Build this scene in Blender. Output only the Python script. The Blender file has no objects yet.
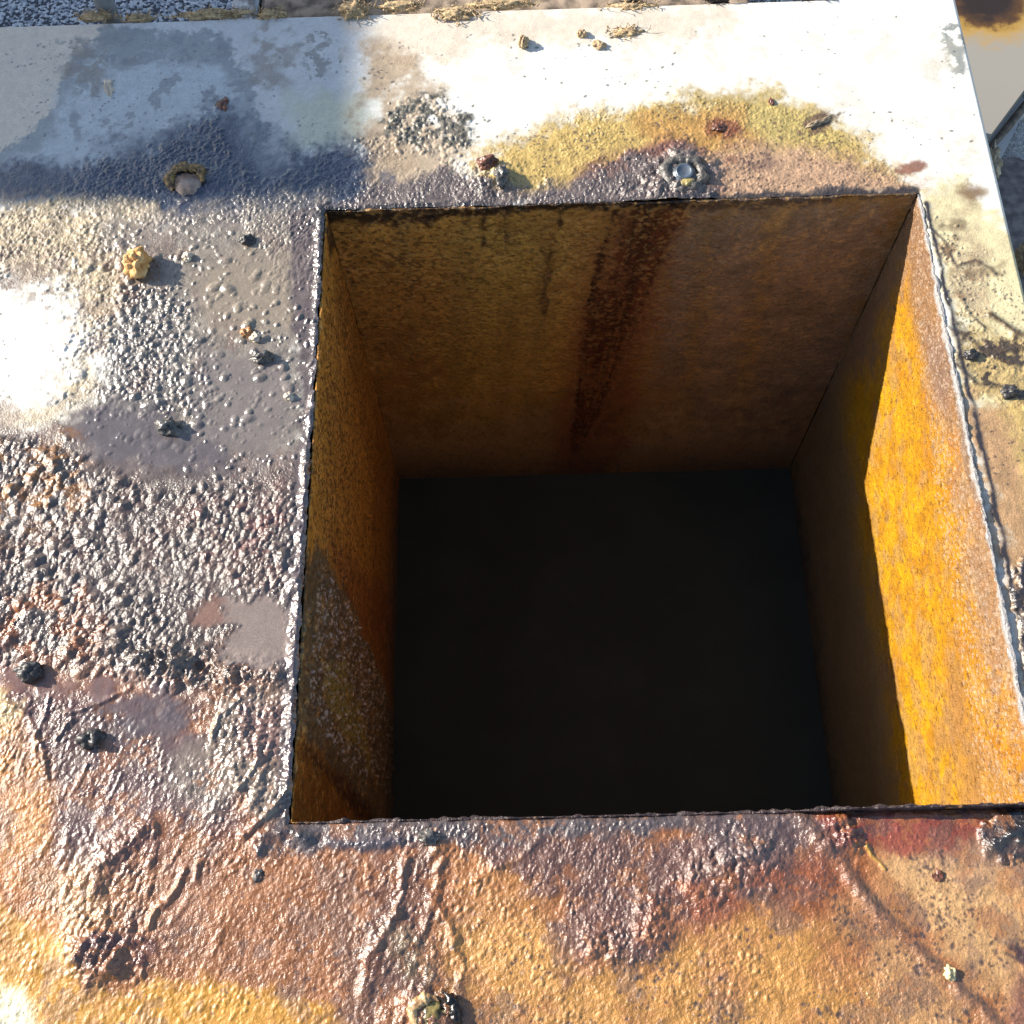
import bpy, bmesh, math
import numpy as np
from mathutils import Vector

rng = np.random.default_rng(11)
SC = bpy.context.scene
COL = SC.collection

# ------------------------------------------------------------------ camera numbers (fitted to the photograph)
HA, HB, LD = 0.400, 0.405, 0.4295            # duct opening: width, depth (m); liner length
CAM = np.array([0.1317, -0.0921, 0.6279])
RX, RY, RZ = 0.4076, 0.0236, -0.0184
FPX = 1136.97
def _rot(rx, ry, rz):
    cx, sx = math.cos(rx), math.sin(rx); cy, sy = math.cos(ry), math.sin(ry); cz, sz = math.cos(rz), math.sin(rz)
    X = np.array([[1,0,0],[0,cx,-sx],[0,sx,cx]]); Y = np.array([[cy,0,sy],[0,1,0],[-sy,0,cy]]); Z = np.array([[cz,-sz,0],[sz,cz,0],[0,0,1]])
    return Z @ Y @ X
ROT = _rot(RX, RY, RZ)
def plane_pt(u, v, axis=2, val=0.0):
    """where the sight line of a photo point meets the plane axis=val (all things lie on real planes)"""
    d = ROT @ np.array([(u-512)/FPX, -(v-512)/FPX, -1.0])
    return CAM + (val - CAM[axis]) / d[axis] * d
def P0(u, v, z=0.0):
    return plane_pt(u, v, 2, z)

# ------------------------------------------------------------------ noise
_T = [rng.random((257, 257)).astype(np.float32) for _ in range(12)]
for t in _T: t[256, :] = t[0, :]; t[:, 256] = t[:, 0]
def vn(x, y, k=0):
    t = _T[k % 12]
    x = np.asarray(x, np.float32) + 37.7*k; y = np.asarray(y, np.float32) + 11.3*k
    xi = np.floor(x); yi = np.floor(y)
    fx = x - xi; fy = y - yi
    xi = xi.astype(np.int32) & 255; yi = yi.astype(np.int32) & 255
    fx = fx*fx*fx*(fx*(fx*6-15)+10); fy = fy*fy*fy*(fy*(fy*6-15)+10)
    a = t[yi, xi]; b = t[yi, xi+1]; c = t[yi+1, xi]; d = t[yi+1, xi+1]
    return (a + (b-a)*fx + (c-a)*fy + (a-b-c+d)*fx*fy)*2 - 1
def fbm(x, y, scale, octs=4, k=0, gain=.55):
    s = 0; a = 1; n = 0; f = 1/scale
    for o in range(octs):
        s = s + a*vn(x*f + y*f*.31, y*f - x*f*.31, k+o); n += a; a *= gain; f *= 2.07
    return s/n
def sstep(a, b, x):
    t = np.clip((x-a)/(b-a), 0, 1); return t*t*(3-2*t)

def lin(c):
    c = np.array(c, float)/255
    return np.where(c <= .04045, c/12.92, ((c+.055)/1.055)**2.4)
SUNK = 1.9
def S(r, g, b, k=SUNK, sat=.25, m=.95):                      # albedo of a stain from the colour it shows in full light
    a = lin((r, g, b))/k
    return a*(a/a.max())**sat*m

# ------------------------------------------------------------------ a painted, displaced sheet
class Sheet:
    def __init__(s, A, B, topx, base, rough, fine):
        s.nA, s.nB = len(A), len(B)
        s.A, s.B = np.meshgrid(A.astype(np.float32), B.astype(np.float32))
        s.a0, s.b0 = A, B
        n = s.A.shape
        s.col = np.empty(n + (3,), np.float32); s.col[:] = base
        s.rough = np.full(n, rough, np.float32); s.fine = np.full(n, fine, np.float32)
        s.h = np.zeros(n, np.float32); s.topx = topx
        s.w1 = fbm(s.A, s.B, .045, 5, 1); s.w2 = fbm(s.A, s.B, .012, 4, 5); s.w3 = fbm(s.A, s.B, .0045, 3, 8)
    def pts(s, px):
        return np.array([s.topx(*p) for p in px])
    def box(s, lo, hi):
        i0, i1 = np.searchsorted(s.a0, [lo[0], hi[0]]); j0, j1 = np.searchsorted(s.b0, [lo[1], hi[1]])
        return slice(max(j0-1, 0), j1+1), slice(max(i0-1, 0), i1+1)
    def mask(s, px, soft, warp=6, fw=0.35, plate=False):
        """soft polygon mask, edges broken up by noise; soft and warp in photo-pixel sized units (0.65 mm)"""
        q = np.array(px, float) if plate else s.pts(px)
        so = soft*.00065; wa = warp*.00065; m = so + wa*1.6 + .001
        sl = s.box(q.min(0)-m, q.max(0)+m)
        x = s.A[sl]; y = s.B[sl]
        d2 = np.full(x.shape, 1e9, np.float32); ins = np.zeros(x.shape, bool)
        for i in range(len(q)):
            x1, y1 = q[i]; x2, y2 = q[(i+1) % len(q)]
            ex, ey = x2-x1, y2-y1; L = ex*ex+ey*ey+1e-12
            t = np.clip(((x-x1)*ex+(y-y1)*ey)/L, 0, 1)
            d2 = np.minimum(d2, (x-x1-t*ex)**2+(y-y1-t*ey)**2)
            c = ((y1 > y) != (y2 > y)) & (x < ex*(y-y1)/(ey if abs(ey) > 1e-9 else 1e-9)+x1)
            ins ^= c
        sd = np.sqrt(d2)*np.where(ins, 1, -1)
        sd = sd + wa*(s.w1[sl]*1.3 + s.w2[sl]*fw*1.6 + s.w3[sl]*fw)
        return sl, sstep(-so, so, sd)
    def paint(s, px, c, soft=8, warp=8, op=1.0, rough=None, fine=None, patch=None, hole=None, fw=.75, h=0.0, plate=False):
        sl, m = s.mask(px, soft, warp, fw, plate)
        m = m*op
        if patch:                                    # (scale m, threshold, softness, seed)
            n = fbm(s.A[sl], s.B[sl], patch[0], 4, patch[3])
            m = m*sstep(patch[1]-patch[2], patch[1]+patch[2], n)
        if c is not None: s.col[sl] += (np.asarray(c, np.float32)-s.col[sl])*m[..., None]
        if rough is not None: s.rough[sl] += (rough-s.rough[sl])*m
        if fine is not None: s.fine[sl] += (fine-s.fine[sl])*m
        if h: s.h[sl] += h*m
        return sl, m
    def ell(s, cx, cy, rx, ry, c, rot=0, **k):
        t = np.linspace(0, 2*math.pi, 15)[:-1]; ca, sa = math.cos(math.radians(rot)), math.sin(math.radians(rot))
        return s.paint([(cx+rx*math.cos(q)*ca-ry*math.sin(q)*sa, cy+rx*math.cos(q)*sa+ry*math.sin(q)*ca) for q in t], c, **k)
    def scatter(s, px, n, soft=10, warp=10, plate=False):
        """random positions inside a soft polygon"""
        sl, m = s.mask(px, soft, warp, plate=plate)
        q = np.array(px, float) if plate else s.pts(px)
        lo, hi = q.min(0), q.max(0)
        a = rng.uniform(lo[0], hi[0], n*4); b = rng.uniform(lo[1], hi[1], n*4)
        A = s.a0[sl[1]]; B = s.b0[sl[0]]
        i = np.clip(np.searchsorted(A, a), 0, m.shape[1]-1); j = np.clip(np.searchsorted(B, b), 0, m.shape[0]-1)
        k = rng.random(n*4) < m[j, i]
        return np.stack([a[k], b[k]], 1)[:n]
    def splat(s, pos, rad, hei, ecc=1.6, rot=None, power=1.0, field=None):
        """rounded grains joined by max; returns coverage field"""
        f = np.zeros(s.A.shape, np.float32).ravel() if field is None else field
        n = len(pos)
        if n == 0: return f
        rad = np.broadcast_to(rad, n).astype(np.float32); hei = np.broadcast_to(hei, n).astype(np.float32)
        e = rng.uniform(1, ecc, n).astype(np.float32)
        th = rng.uniform(0, math.pi, n) if rot is None else rot + rng.normal(0, .35, n)
        c, si = np.cos(th).astype(np.float32), np.sin(th).astype(np.float32)
        ci = np.searchsorted(s.a0, pos[:, 0]); cj = np.searchsorted(s.b0, pos[:, 1])
        step = np.median(np.diff(s.a0))
        for lo, hi in ((0, .0015), (.0015, .003), (.003, .006), (.006, .02)):
            k = (rad*e > lo) & (rad*e <= hi)
            if not k.any(): continue
            w = int(math.ceil(min(hi, (rad*e)[k].max())/step))+1
            for dj in range(-w, w+1):
                j = cj[k]+dj
                for di in range(-w, w+1):
                    i = ci[k]+di
                    ok = (i >= 0) & (i < s.nA) & (j >= 0) & (j < s.nB)
                    ii = np.clip(i, 0, s.nA-1); jj = np.clip(j, 0, s.nB-1)
                    dx = s.a0[ii]-pos[k, 0]; dy = s.b0[jj]-pos[k, 1]
                    u = (dx*c[k]+dy*si[k])/e[k]; v = -dx*si[k]+dy*c[k]
                    q = 1-(u*u+v*v)/(rad[k]**2)
                    ok &= q > 0
                    if ok.any(): np.maximum.at(f, (jj*s.nA+ii)[ok], (hei[k]*np.maximum(q, 0)**power)[ok].astype(np.float32))
        return f
    def ridge(s, px, width, height, c=None, rough=None, op=1, asym=0):
        q = s.pts(px); m = width*3
        sl = s.box(q.min(0)-m, q.max(0)+m)
        x = s.A[sl]+.0025*s.w2[sl]; y = s.B[sl]+.0025*s.w1[sl]
        d2 = np.full(x.shape, 1e9, np.float32)
        for i in range(len(q)-1):
            x1, y1 = q[i]; ex, ey = q[i+1]-q[i]; L = ex*ex+ey*ey+1e-12
            t = np.clip(((x-x1)*ex+(y-y1)*ey)/L, 0, 1)
            d2 = np.minimum(d2, (x-x1-t*ex)**2+(y-y1-t*ey)**2)
        g = np.exp(-d2/(width*width))*np.clip(1+.7*s.w2[sl], .2, 1.8)
        s.h[sl] += height*g
        if c is not None: s.col[sl] += (np.asarray(c, np.float32)-s.col[sl])*np.clip(g*op, 0, 1)[..., None]
        if rough is not None: s.rough[sl] += (rough-s.rough[sl])*np.clip(g*op, 0, 1)
    def mound(s, cx, cy, rx, ry, height, rot=0, lump=.6):
        c = s.topx(cx, cy); rx *= .00065; ry *= .00065
        m = max(rx, ry)*2.6; sl = s.box(c-m, c+m)
        a = math.radians(-rot); dx = s.A[sl]-c[0]; dy = s.B[sl]-c[1]
        u = (dx*math.cos(a)+dy*math.sin(a))/rx; v = (-dx*math.sin(a)+dy*math.cos(a))/ry
        g = np.exp(-(u*u+v*v))
        s.h[sl] += height*g*(1+lump*(s.w2[sl]+.5*s.w3[sl]))
    def dots(s, f, c, op=1.0):
        m = np.clip(f.reshape(s.A.shape), 0, 1)[..., None]*op
        s.col += (np.asarray(c, np.float32)-s.col)*m

def sheet_mesh(name, co, nA, nB, keep, sh, mat):
    """co: (nB*nA,3); keep: (nB-1,nA-1) faces to keep"""
    idx = np.arange(nA*nB).reshape(nB, nA)
    q = np.stack([idx[:-1, :-1], idx[:-1, 1:], idx[1:, 1:], idx[1:, :-1]], -1)[keep].reshape(-1, 4)
    used = np.zeros(nA*nB, bool); used[q.ravel()] = True
    re = np.cumsum(used)-1
    v = co[used]; q = re[q]
    me = bpy.data.meshes.new(name)
    me.vertices.add(len(v)); me.vertices.foreach_set('co', v.astype(np.float32).ravel())
    me.loops.add(q.size); me.loops.foreach_set('vertex_index', q.astype(np.int32).ravel())
    me.polygons.add(len(q)); me.polygons.foreach_set('loop_start', (np.arange(len(q))*4).astype(np.int32))
    me.polygons.foreach_set('loop_total', np.full(len(q), 4, np.int32))
    me.update(); me.validate()
    me.polygons.foreach_set('use_smooth', np.ones(len(q), bool))
    at = me.attributes.new('stain', 'FLOAT_COLOR', 'POINT')
    rgba = np.concatenate([np.clip(sh['col'].reshape(-1, 3), .004, .9), sh['rough'].reshape(-1, 1)], 1)[used]
    at.data.foreach_set('color', rgba.astype(np.float32).ravel())
    at = me.attributes.new('grain', 'FLOAT', 'POINT')
    at.data.foreach_set('value', sh['fine'].ravel()[used].astype(np.float32))
    me.materials.append(mat)
    o = bpy.data.objects.new(name, me); COL.objects.link(o)
    return o

# ------------------------------------------------------------------ materials
def nmat(name):
    m = bpy.data.materials.new(name); m.use_nodes = True
    nt = m.node_tree; b = nt.nodes['Principled BSDF']
    return m, nt, b
def L(nt, a, b): nt.links.new(a, b)
def stained(name, scale1=800, scale2=1700, dist=.0006, spec=.5, vary=.25):
    m, nt, b = nmat(name)
    at = nt.nodes.new('ShaderNodeAttribute'); at.attribute_name = 'stain'
    gr = nt.nodes.new('ShaderNodeAttribute'); gr.attribute_name = 'grain'
    tc = nt.nodes.new('ShaderNodeTexCoord')
    n1 = nt.nodes.new('ShaderNodeTexNoise'); n1.inputs['Scale'].default_value = scale1; n1.inputs['Detail'].default_value = 3
    n2 = nt.nodes.new('ShaderNodeTexNoise'); n2.inputs['Scale'].default_value = scale2; n2.inputs['Detail'].default_value = 2
    L(nt, tc.outputs['Object'], n1.inputs['Vector']); L(nt, tc.outputs['Object'], n2.inputs['Vector'])
    ad = nt.nodes.new('ShaderNodeMath'); ad.operation = 'MULTIPLY_ADD'; ad.inputs[1].default_value = .45
    L(nt, n2.outputs['Fac'], ad.inputs[0]); L(nt, n1.outputs['Fac'], ad.inputs[2])
    bp = nt.nodes.new('ShaderNodeBump'); bp.inputs['Distance'].default_value = dist
    L(nt, gr.outputs['Fac'], bp.inputs['Strength']); L(nt, ad.outputs[0], bp.inputs['Height'])
    L(nt, bp.outputs['Normal'], b.inputs['Normal'])
    # small pigment variation
    mr = nt.nodes.new('ShaderNodeMapRange'); mr.inputs['From Min'].default_value = .3; mr.inputs['From Max'].default_value = .7
    mr.inputs['To Min'].default_value = 1-vary; mr.inputs['To Max'].default_value = 1+vary
    L(nt, n2.outputs['Fac'], mr.inputs['Value'])
    mx = nt.nodes.new('ShaderNodeVectorMath'); mx.operation = 'SCALE'
    L(nt, at.outputs['Color'], mx.inputs[0]); L(nt, mr.outputs[0], mx.inputs['Scale'])
    L(nt, mx.outputs[0], b.inputs['Base Color'])
    L(nt, at.outputs['Alpha'], b.inputs['Roughness'])
    b.inputs['Specular IOR Level'].default_value = spec
    return m
def plain(name, c, rough=.6, scale=300, vary=.3, bump=.3, dist=.001, metal=0, c2=None, spec=.5):
    m, nt, b = nmat(name)
    tc = nt.nodes.new('ShaderNodeTexCoord')
    n = nt.nodes.new('ShaderNodeTexNoise'); n.inputs['Scale'].default_value = scale; n.inputs['Detail'].default_value = 5
    L(nt, tc.outputs['Object'], n.inputs['Vector'])
    cr = nt.nodes.new('ShaderNodeValToRGB')
    c = np.array(c, float); d = c*(1-vary) if c2 is None else np.array(c2, float)
    cr.color_ramp.elements[0].color = (*d, 1); cr.color_ramp.elements[1].color = (*np.clip(c*(1+vary*.5), 0, .9), 1)
    cr.color_ramp.elements[0].position = .38; cr.color_ramp.elements[1].position = .62
    L(nt, n.outputs['Fac'], cr.inputs['Fac']); L(nt, cr.outputs['Color'], b.inputs['Base Color'])
    bp = nt.nodes.new('ShaderNodeBump'); bp.inputs['Strength'].default_value = bump; bp.inputs['Distance'].default_value = dist
    L(nt, n.outputs['Fac'], bp.inputs['Height']); L(nt, bp.outputs['Normal'], b.inputs['Normal'])
    b.inputs['Roughness'].default_value = rough; b.inputs['Metallic'].default_value = metal
    b.inputs['Specular IOR Level'].default_value = spec
    return m

# ------------------------------------------------------------------ object helpers
def tag(o, label=None, cat=None, group=None, kind=None):
    if label: o['label'] = label
    if cat: o['category'] = cat
    if group: o['group'] = group
    if kind: o['kind'] = kind
    return o
def thing(name, label, cat, loc=(0, 0, 0), group=None):
    o = bpy.data.objects.new(name, None); COL.objects.link(o); o.location = loc; o.empty_display_size = .05
    return tag(o, label, cat, group)
def link(name, bm, mat, parent=None, smooth=True, loc=None):
    me = bpy.data.meshes.new(name); bm.to_mesh(me); bm.free()
    if smooth:
        for p in me.polygons: p.use_smooth = True
    if mat: me.materials.append(mat)
    o = bpy.data.objects.new(name, me); COL.objects.link(o)
    if parent: o.parent = parent
    if loc is not None: o.location = loc
    return o
def box_bm(bm, lo, hi, bev=0.0):
    r = bmesh.ops.create_cube(bm, size=1)
    for v in r['verts']:
        v.co = Vector([(lo[i]+hi[i])/2 + v.co[i]*(hi[i]-lo[i]) for i in range(3)])
    if bev:
        es = list({e for v in r['verts'] for e in v.link_edges})
        bmesh.ops.bevel(bm, geom=es, offset=bev, segments=2, affect='EDGES')
    return bm
def prism_bm(bm, pts, z0, z1):
    lo = [bm.verts.new((p[0], p[1], z0)) for p in pts]; hi = [bm.verts.new((p[0], p[1], z1)) for p in pts]
    n = len(pts)
    bm.faces.new(hi); bm.faces.new(lo[::-1])
    for i in range(n): bm.faces.new((lo[i], lo[(i+1) % n], hi[(i+1) % n], hi[i]))
    bmesh.ops.recalc_face_normals(bm, faces=bm.faces)
    return bm
def tube_bm(bm, pts, r, n=10):
    rings = []
    pts = [Vector(p) for p in pts]
    for i, p in enumerate(pts):
        d = (pts[min(i+1, len(pts)-1)]-pts[max(i-1, 0)]).normalized()
        a = d.orthogonal().normalized(); b = d.cross(a)
        rr = r[i] if hasattr(r, '__len__') else r
        rings.append([bm.verts.new(p+a*rr*math.cos(2*math.pi*k/n)+b*rr*math.sin(2*math.pi*k/n)) for k in range(n)])
    for i in range(len(rings)-1):
        for k in range(n): bm.faces.new((rings[i][k], rings[i][(k+1) % n], rings[i+1][(k+1) % n], rings[i+1][k]))
    bm.faces.new(rings[0][::-1]); bm.faces.new(rings[-1])
    bmesh.ops.recalc_face_normals(bm, faces=bm.faces)
    return bm

from mathutils import noise as mnoise
def lump_bm(rx, ry, rz, seed, rough=.35, freq=1.6, sub=4, flat=.35):
    bm = bmesh.new(); bmesh.ops.create_icosphere(bm, subdivisions=sub, radius=1)
    for v in bm.verts:
        p = v.co.copy(); q = p*freq + Vector((seed*3.1, seed*1.7, seed*.9))
        d = 1 + rough*mnoise.noise(q) + rough*.55*mnoise.noise(q*2.3) + rough*.3*mnoise.noise(q*5.1)+ rough*.15*mnoise.noise(q*11)
        p *= d
        if p.z < -flat: p.z = -flat + (p.z+flat)*.15
        v.co = Vector((p.x*rx, p.y*ry, (p.z+flat)*rz))
    return bm

# ================================================================== PLATE
EX, EY = .457, .586                            # right and back edge of the plate
def axis(lo, dlo, dhi, hi, step, coarse=.006, must=()):
    a = [np.arange(lo, dlo, coarse), np.arange(dlo, dhi, step), np.arange(dhi, hi, coarse), [hi]]
    a = np.concatenate(a)
    for m in must: a[np.argmin(abs(a-m))] = m
    return np.unique(a)
GR = .0005
xs = axis(-.43, -.30, EX, EX, GR, must=(-.0012, HA+.0012)); ys = axis(-.25, -.205, EY, EY, GR, must=(-.0012, HB+.0012))
pl = Sheet(xs, ys, lambda u, v: P0(u, v)[:2], (.70, .68, .61), .42, .12)
W = pl

# ---- 1. colour stains, from the far edge to the near one (photo points on the plate)
# far left, lying in shade in the photo: dirty galvanised sheet, water stain, dark grease
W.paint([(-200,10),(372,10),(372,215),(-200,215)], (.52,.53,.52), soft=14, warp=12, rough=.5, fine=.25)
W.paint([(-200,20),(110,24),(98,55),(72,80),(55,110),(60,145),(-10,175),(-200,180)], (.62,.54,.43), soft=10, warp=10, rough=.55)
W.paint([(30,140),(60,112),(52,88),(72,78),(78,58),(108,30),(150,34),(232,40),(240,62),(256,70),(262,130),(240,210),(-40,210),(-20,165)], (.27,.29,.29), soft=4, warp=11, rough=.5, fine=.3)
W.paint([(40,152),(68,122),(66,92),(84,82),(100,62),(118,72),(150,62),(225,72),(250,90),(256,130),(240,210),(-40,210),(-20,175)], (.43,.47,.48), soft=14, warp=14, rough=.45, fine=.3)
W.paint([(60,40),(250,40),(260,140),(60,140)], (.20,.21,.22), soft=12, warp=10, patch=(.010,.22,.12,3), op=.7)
W.ell(85,70,22,28,(.22,.20,.17), soft=10, warp=8, patch=(.008,.0,.2,2), op=.8)
W.ell(275,58,28,36,(.24,.20,.16), soft=14, warp=10, op=.75, patch=(.012,-.1,.25,4))
W.ell(318,55,16,24,(.22,.21,.19), soft=8, warp=10, op=.8, patch=(.006,.15,.1,6))
W.paint([(285,95),(370,95),(370,150),(300,150)], (.50,.50,.36), soft=20, warp=10, op=.8)
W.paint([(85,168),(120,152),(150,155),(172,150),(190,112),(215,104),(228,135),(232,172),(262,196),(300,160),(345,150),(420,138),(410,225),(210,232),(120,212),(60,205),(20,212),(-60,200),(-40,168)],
        (.040,.051,.082), soft=16, warp=14, rough=.24, fine=.7)  # dark grease here and below, sky reflection mixed in as blue
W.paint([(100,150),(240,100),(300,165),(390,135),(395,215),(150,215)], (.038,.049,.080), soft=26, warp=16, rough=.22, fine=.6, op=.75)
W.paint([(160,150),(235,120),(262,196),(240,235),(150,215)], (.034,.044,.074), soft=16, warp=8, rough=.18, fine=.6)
# centre: worn white coating with a tan rim and dots
W.paint([(362,5),(760,2),(735,35),(600,50),(500,42),(420,70),(372,80)], S(250,230,202, sat=0, m=1.12), soft=26, warp=22, op=.8, fine=.25, rough=.6)
W.paint([(365,40),(420,60),(450,110),(470,175),(380,210),(362,150)], S(214,190,158), soft=18, warp=14, op=.9, fine=.4, rough=.5, patch=(.02,-.35,.3,3))
W.paint([(470,165),(500,140),(560,122),(640,108),(700,90),(760,92),(825,112),(868,150),(910,172),(925,200),(500,212),(460,200)], S(226,190,104, sat=0, m=1.05), soft=20, warp=16, rough=.42, fine=.7)
W.paint([(690,100),(760,97),(820,118),(845,145),(780,150),(720,140)], S(218,196,116, sat=0), soft=20, warp=14, rough=.42, op=.7)
W.paint([(640,122),(700,106),(745,108),(760,150),(700,160),(650,150)], S(220,160,76), soft=14, warp=10, op=.55)
W.paint([(690,170),(730,150),(800,148),(880,170),(925,185),(922,202),(690,204)], S(222,178,138, sat=0), soft=18, warp=8, rough=.4, fine=.7)
W.paint([(560,190),(620,160),(670,138),(705,150),(720,200),(560,206)], S(150,105,85), soft=12, warp=10, rough=.32, fine=.7)
W.paint([(330,214),(370,192),(450,168),(520,190),(590,182),(640,160),(690,150),(716,170),(712,205),(330,226)], S(134,120,114), soft=10, warp=9, rough=.24, fine=1.0)
W.paint([(388,112),(412,100),(440,98),(468,118),(470,142),(440,160),(402,152),(384,132)], S(118,112,98), soft=6, warp=10, patch=(.008,-.12,.15,2), rough=.4, fine=.8)
W.ell(720,130,16,10,S(140,70,30), soft=6, warp=6, op=.8); W.ell(752,165,22,8,S(110,85,75), soft=6, warp=6, op=.7, patch=(.006,0,.2,4))
W.ell(735,152,12,20,S(150,90,50), soft=8, warp=8, op=.4, patch=(.006,0,.2,5))
W.ell(820,125,26,8,S(140,115,85), rot=-25, soft=4, warp=6, patch=(.006,-.2,.2,6))
W.ell(910,170,17,7,S(170,115,85), rot=-15, soft=3, warp=4, op=.9)
W.ell(955,45,10,32,S(150,155,150), rot=-8, soft=5, warp=8, op=.8, patch=(.006,.05,.1,3))
# right flange
W.paint([(915,195),(960,180),(1010,230),(1080,300),(1240,860),(1060,860),(1010,590),(960,380)], S(252,236,184, sat=0, m=1.15), soft=12, warp=10, rough=.55, fine=.35)
W.paint([(925,205),(955,200),(975,215),(985,260),(1000,300),(970,330),(945,300),(935,250)], S(216,188,146, sat=0), soft=12, warp=10, patch=(.02,-.05,.25,4), op=.8, fine=.6)
W.ell(972,195,16,9,S(150,118,76), soft=7, warp=5, op=.9); W.ell(955,225,20,7,S(120,95,60), rot=-10, soft=6, warp=6, op=.7, patch=(.008,-.1,.2,3))
W.ell(985,272,22,5,S(130,105,70), rot=-20, soft=5, warp=6, op=.7)
W.paint([(948,300),(985,330),(1030,345),(1060,400),(1040,420),(975,400),(955,370)], S(224,192,124, sat=0), soft=14, warp=12, rough=.45, fine=.8)
W.paint([(948,300),(985,330),(1030,345),(1060,400),(1040,420),(975,400),(955,370)], S(92,78,60), soft=12, warp=10, rough=.3, fine=.8, patch=(.010,.12,.07,7))
W.paint([(960,400),(1060,410),(1200,800),(1060,800),(1000,600)], S(228,180,126, sat=0), soft=14, warp=12, rough=.42, fine=.6)
W.paint([(1000,400),(1060,410),(1120,600),(1040,560)], S(240,204,124, sat=0), soft=14, warp=10)
W.ridge([(990,318),(1010,332),(1040,345)], .003, .002, S(110,90,62), op=.9, rough=.3)
for q_, w_, o_ in (([(940,250),(955,268),(975,262),(995,275)], .0016, .7), ([(946,330),(965,338),(980,352),(1005,362),(1040,372)], .0018, .85), ([(950,362),(975,385),(1000,388),(1030,402)], .0016, .8), ([(932,232),(945,246),(950,262)], .0014, .7), ([(985,345),(1000,352),(1025,350)], .0022, .7), ([(958,300),(968,318),(985,330)], .0013, .8)):
    W.ridge(q_, w_, .0006, S(96,80,62), op=o_, rough=.3)
W.paint([(940,225),(970,240),(990,290),(960,310),(940,270)], S(150,118,80), soft=10, warp=14, op=.7, patch=(.012,.05,.2,6))
W.paint([(1008,565),(1030,555),(1120,700),(1110,760),(1060,720),(1020,660)], (.02,.016,.018), soft=5, warp=9, rough=.3, fine=.8, h=.0025)
# left field: bright zinc, cream, then dark greasy film
W.paint([(-300,205),(150,205),(140,300),(100,360),(110,400),(40,440),(-300,460)], S(236,214,176), soft=16, warp=12, rough=.5, fine=.8)
W.paint([(-300,300),(20,280),(80,290),(85,350),(60,400),(0,430),(-300,440)], (.72,.69,.62), soft=34, warp=26, rough=.42, fine=.4)
W.paint([(-100,210),(110,210),(130,300),(70,300),(-100,290)], S(150,128,98), soft=14, warp=12, op=.75, patch=(.007,.05,.12,5), rough=.4, fine=1)
W.paint([(95,215),(150,225),(330,205),(318,480),(100,500),(20,440),(75,400),(112,372),(120,300)], S(170,156,140, sat=0), soft=24, warp=16, rough=.28, fine=.7)  # grey film, its sheen put in as a lighter colour
W.paint([(-300,430),(20,425),(320,460),(320,850),(-300,850)], S(142,120,108, sat=0), soft=10, warp=10, rough=.33, fine=.8)
W.paint([(195,260),(310,250),(305,330),(230,345),(190,310)], S(184,166,142, sat=0), soft=20, warp=16, op=.8, rough=.22, fine=.35)
W.paint([(200,350),(300,345),(300,440),(240,470),(180,440)], S(158,146,138, sat=0), soft=18, warp=14, op=.9, rough=.16, fine=.25)
W.paint([(60,415),(120,395),(200,420),(250,470),(190,490),(90,470)], S(126,116,116, sat=0), soft=22, warp=18, rough=.18, fine=.35)
W.paint([(125,300),(190,300),(200,380),(130,410),(105,380)], S(146,136,128, sat=0), soft=20, warp=14, op=.8, rough=.25, fine=.8)
W.paint([(-300,440),(20,425),(70,445),(110,470),(240,480),(300,470),(310,600),(295,700),(190,695),(60,665),(-300,665)], S(124,106,96, sat=.05), soft=12, warp=12, rough=.24, fine=.9)
W.paint([(0,440),(70,430),(90,500),(40,540),(-40,540),(-60,450)], S(176,126,62), soft=14, warp=14, op=.9, patch=(.010,.0,.15,2))
W.paint([(10,600),(80,600),(100,660),(0,665)], S(176,112,52), soft=14, warp=12, op=.9, patch=(.010,-.05,.15,4))
W.paint([(180,500),(310,500),(305,570),(200,570)], S(150,100,88), soft=16, warp=12, op=.6, patch=(.012,.1,.15,6))
# lower left: purple, tan and yellow oil films
W.paint([(-300,650),(0,655),(180,680),(310,690),(310,800),(1100,785),(1200,1750),(-300,1750)], S(194,134,80), soft=10, warp=10, rough=.34, fine=.8)
W.paint([(-300,650),(0,655),(60,672),(180,685),(215,730),(240,800),(250,835),(170,840),(120,880),(60,860),(40,780),(10,720),(-300,720)], S(134,104,98, sat=.15), soft=16, warp=12, rough=.27, fine=.7)
W.paint([(0,655),(30,690),(130,690),(110,705),(20,700),(-60,690)], S(160,118,104), soft=14, warp=8, op=.8)
W.ell(150,720,62,36,S(120,108,110, sat=0), rot=-18, soft=34, warp=18, rough=.2, fine=.4)
W.ell(205,775,32,40,S(156,138,124,sat=0), soft=16, warp=10, op=.9, rough=.24)
W.paint([(210,690),(300,685),(300,820),(262,828),(240,790),(215,790),(208,730)], S(172,150,130,sat=0), soft=8, warp=8, rough=.22, fine=.5)
W.paint([(235,700),(295,700),(285,770),(240,740)], S(158,120,112), soft=12, warp=10, op=.7)
W.paint([(-300,690),(0,690),(30,730),(52,790),(45,850),(10,880),(-300,900)], S(232,164,78), soft=12, warp=10, rough=.38, fine=.7)
W.paint([(-300,690),(-20,680),(20,705),(15,730),(-300,740)], S(240,214,160), soft=10, warp=10)
W.paint([(20,880),(80,860),(160,880),(110,940),(60,930)], S(214,172,122), soft=20, warp=14, op=.8, rough=.3)
W.paint([(100,840),(240,840),(200,960),(120,970)], S(176,128,98), soft=20, warp=14, op=.7)
W.paint([(-300,880),(0,895),(50,925),(85,965),(130,985),(230,975),(330,1000),(380,1060),(300,1750),(-300,1750)], S(250,190,72, m=1.0), soft=9, warp=10, rough=.42, fine=.5)
W.paint([(-300,985),(-10,980),(22,995),(34,1040),(-300,1100)], (.74,.66,.42), soft=10, warp=8)
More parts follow.
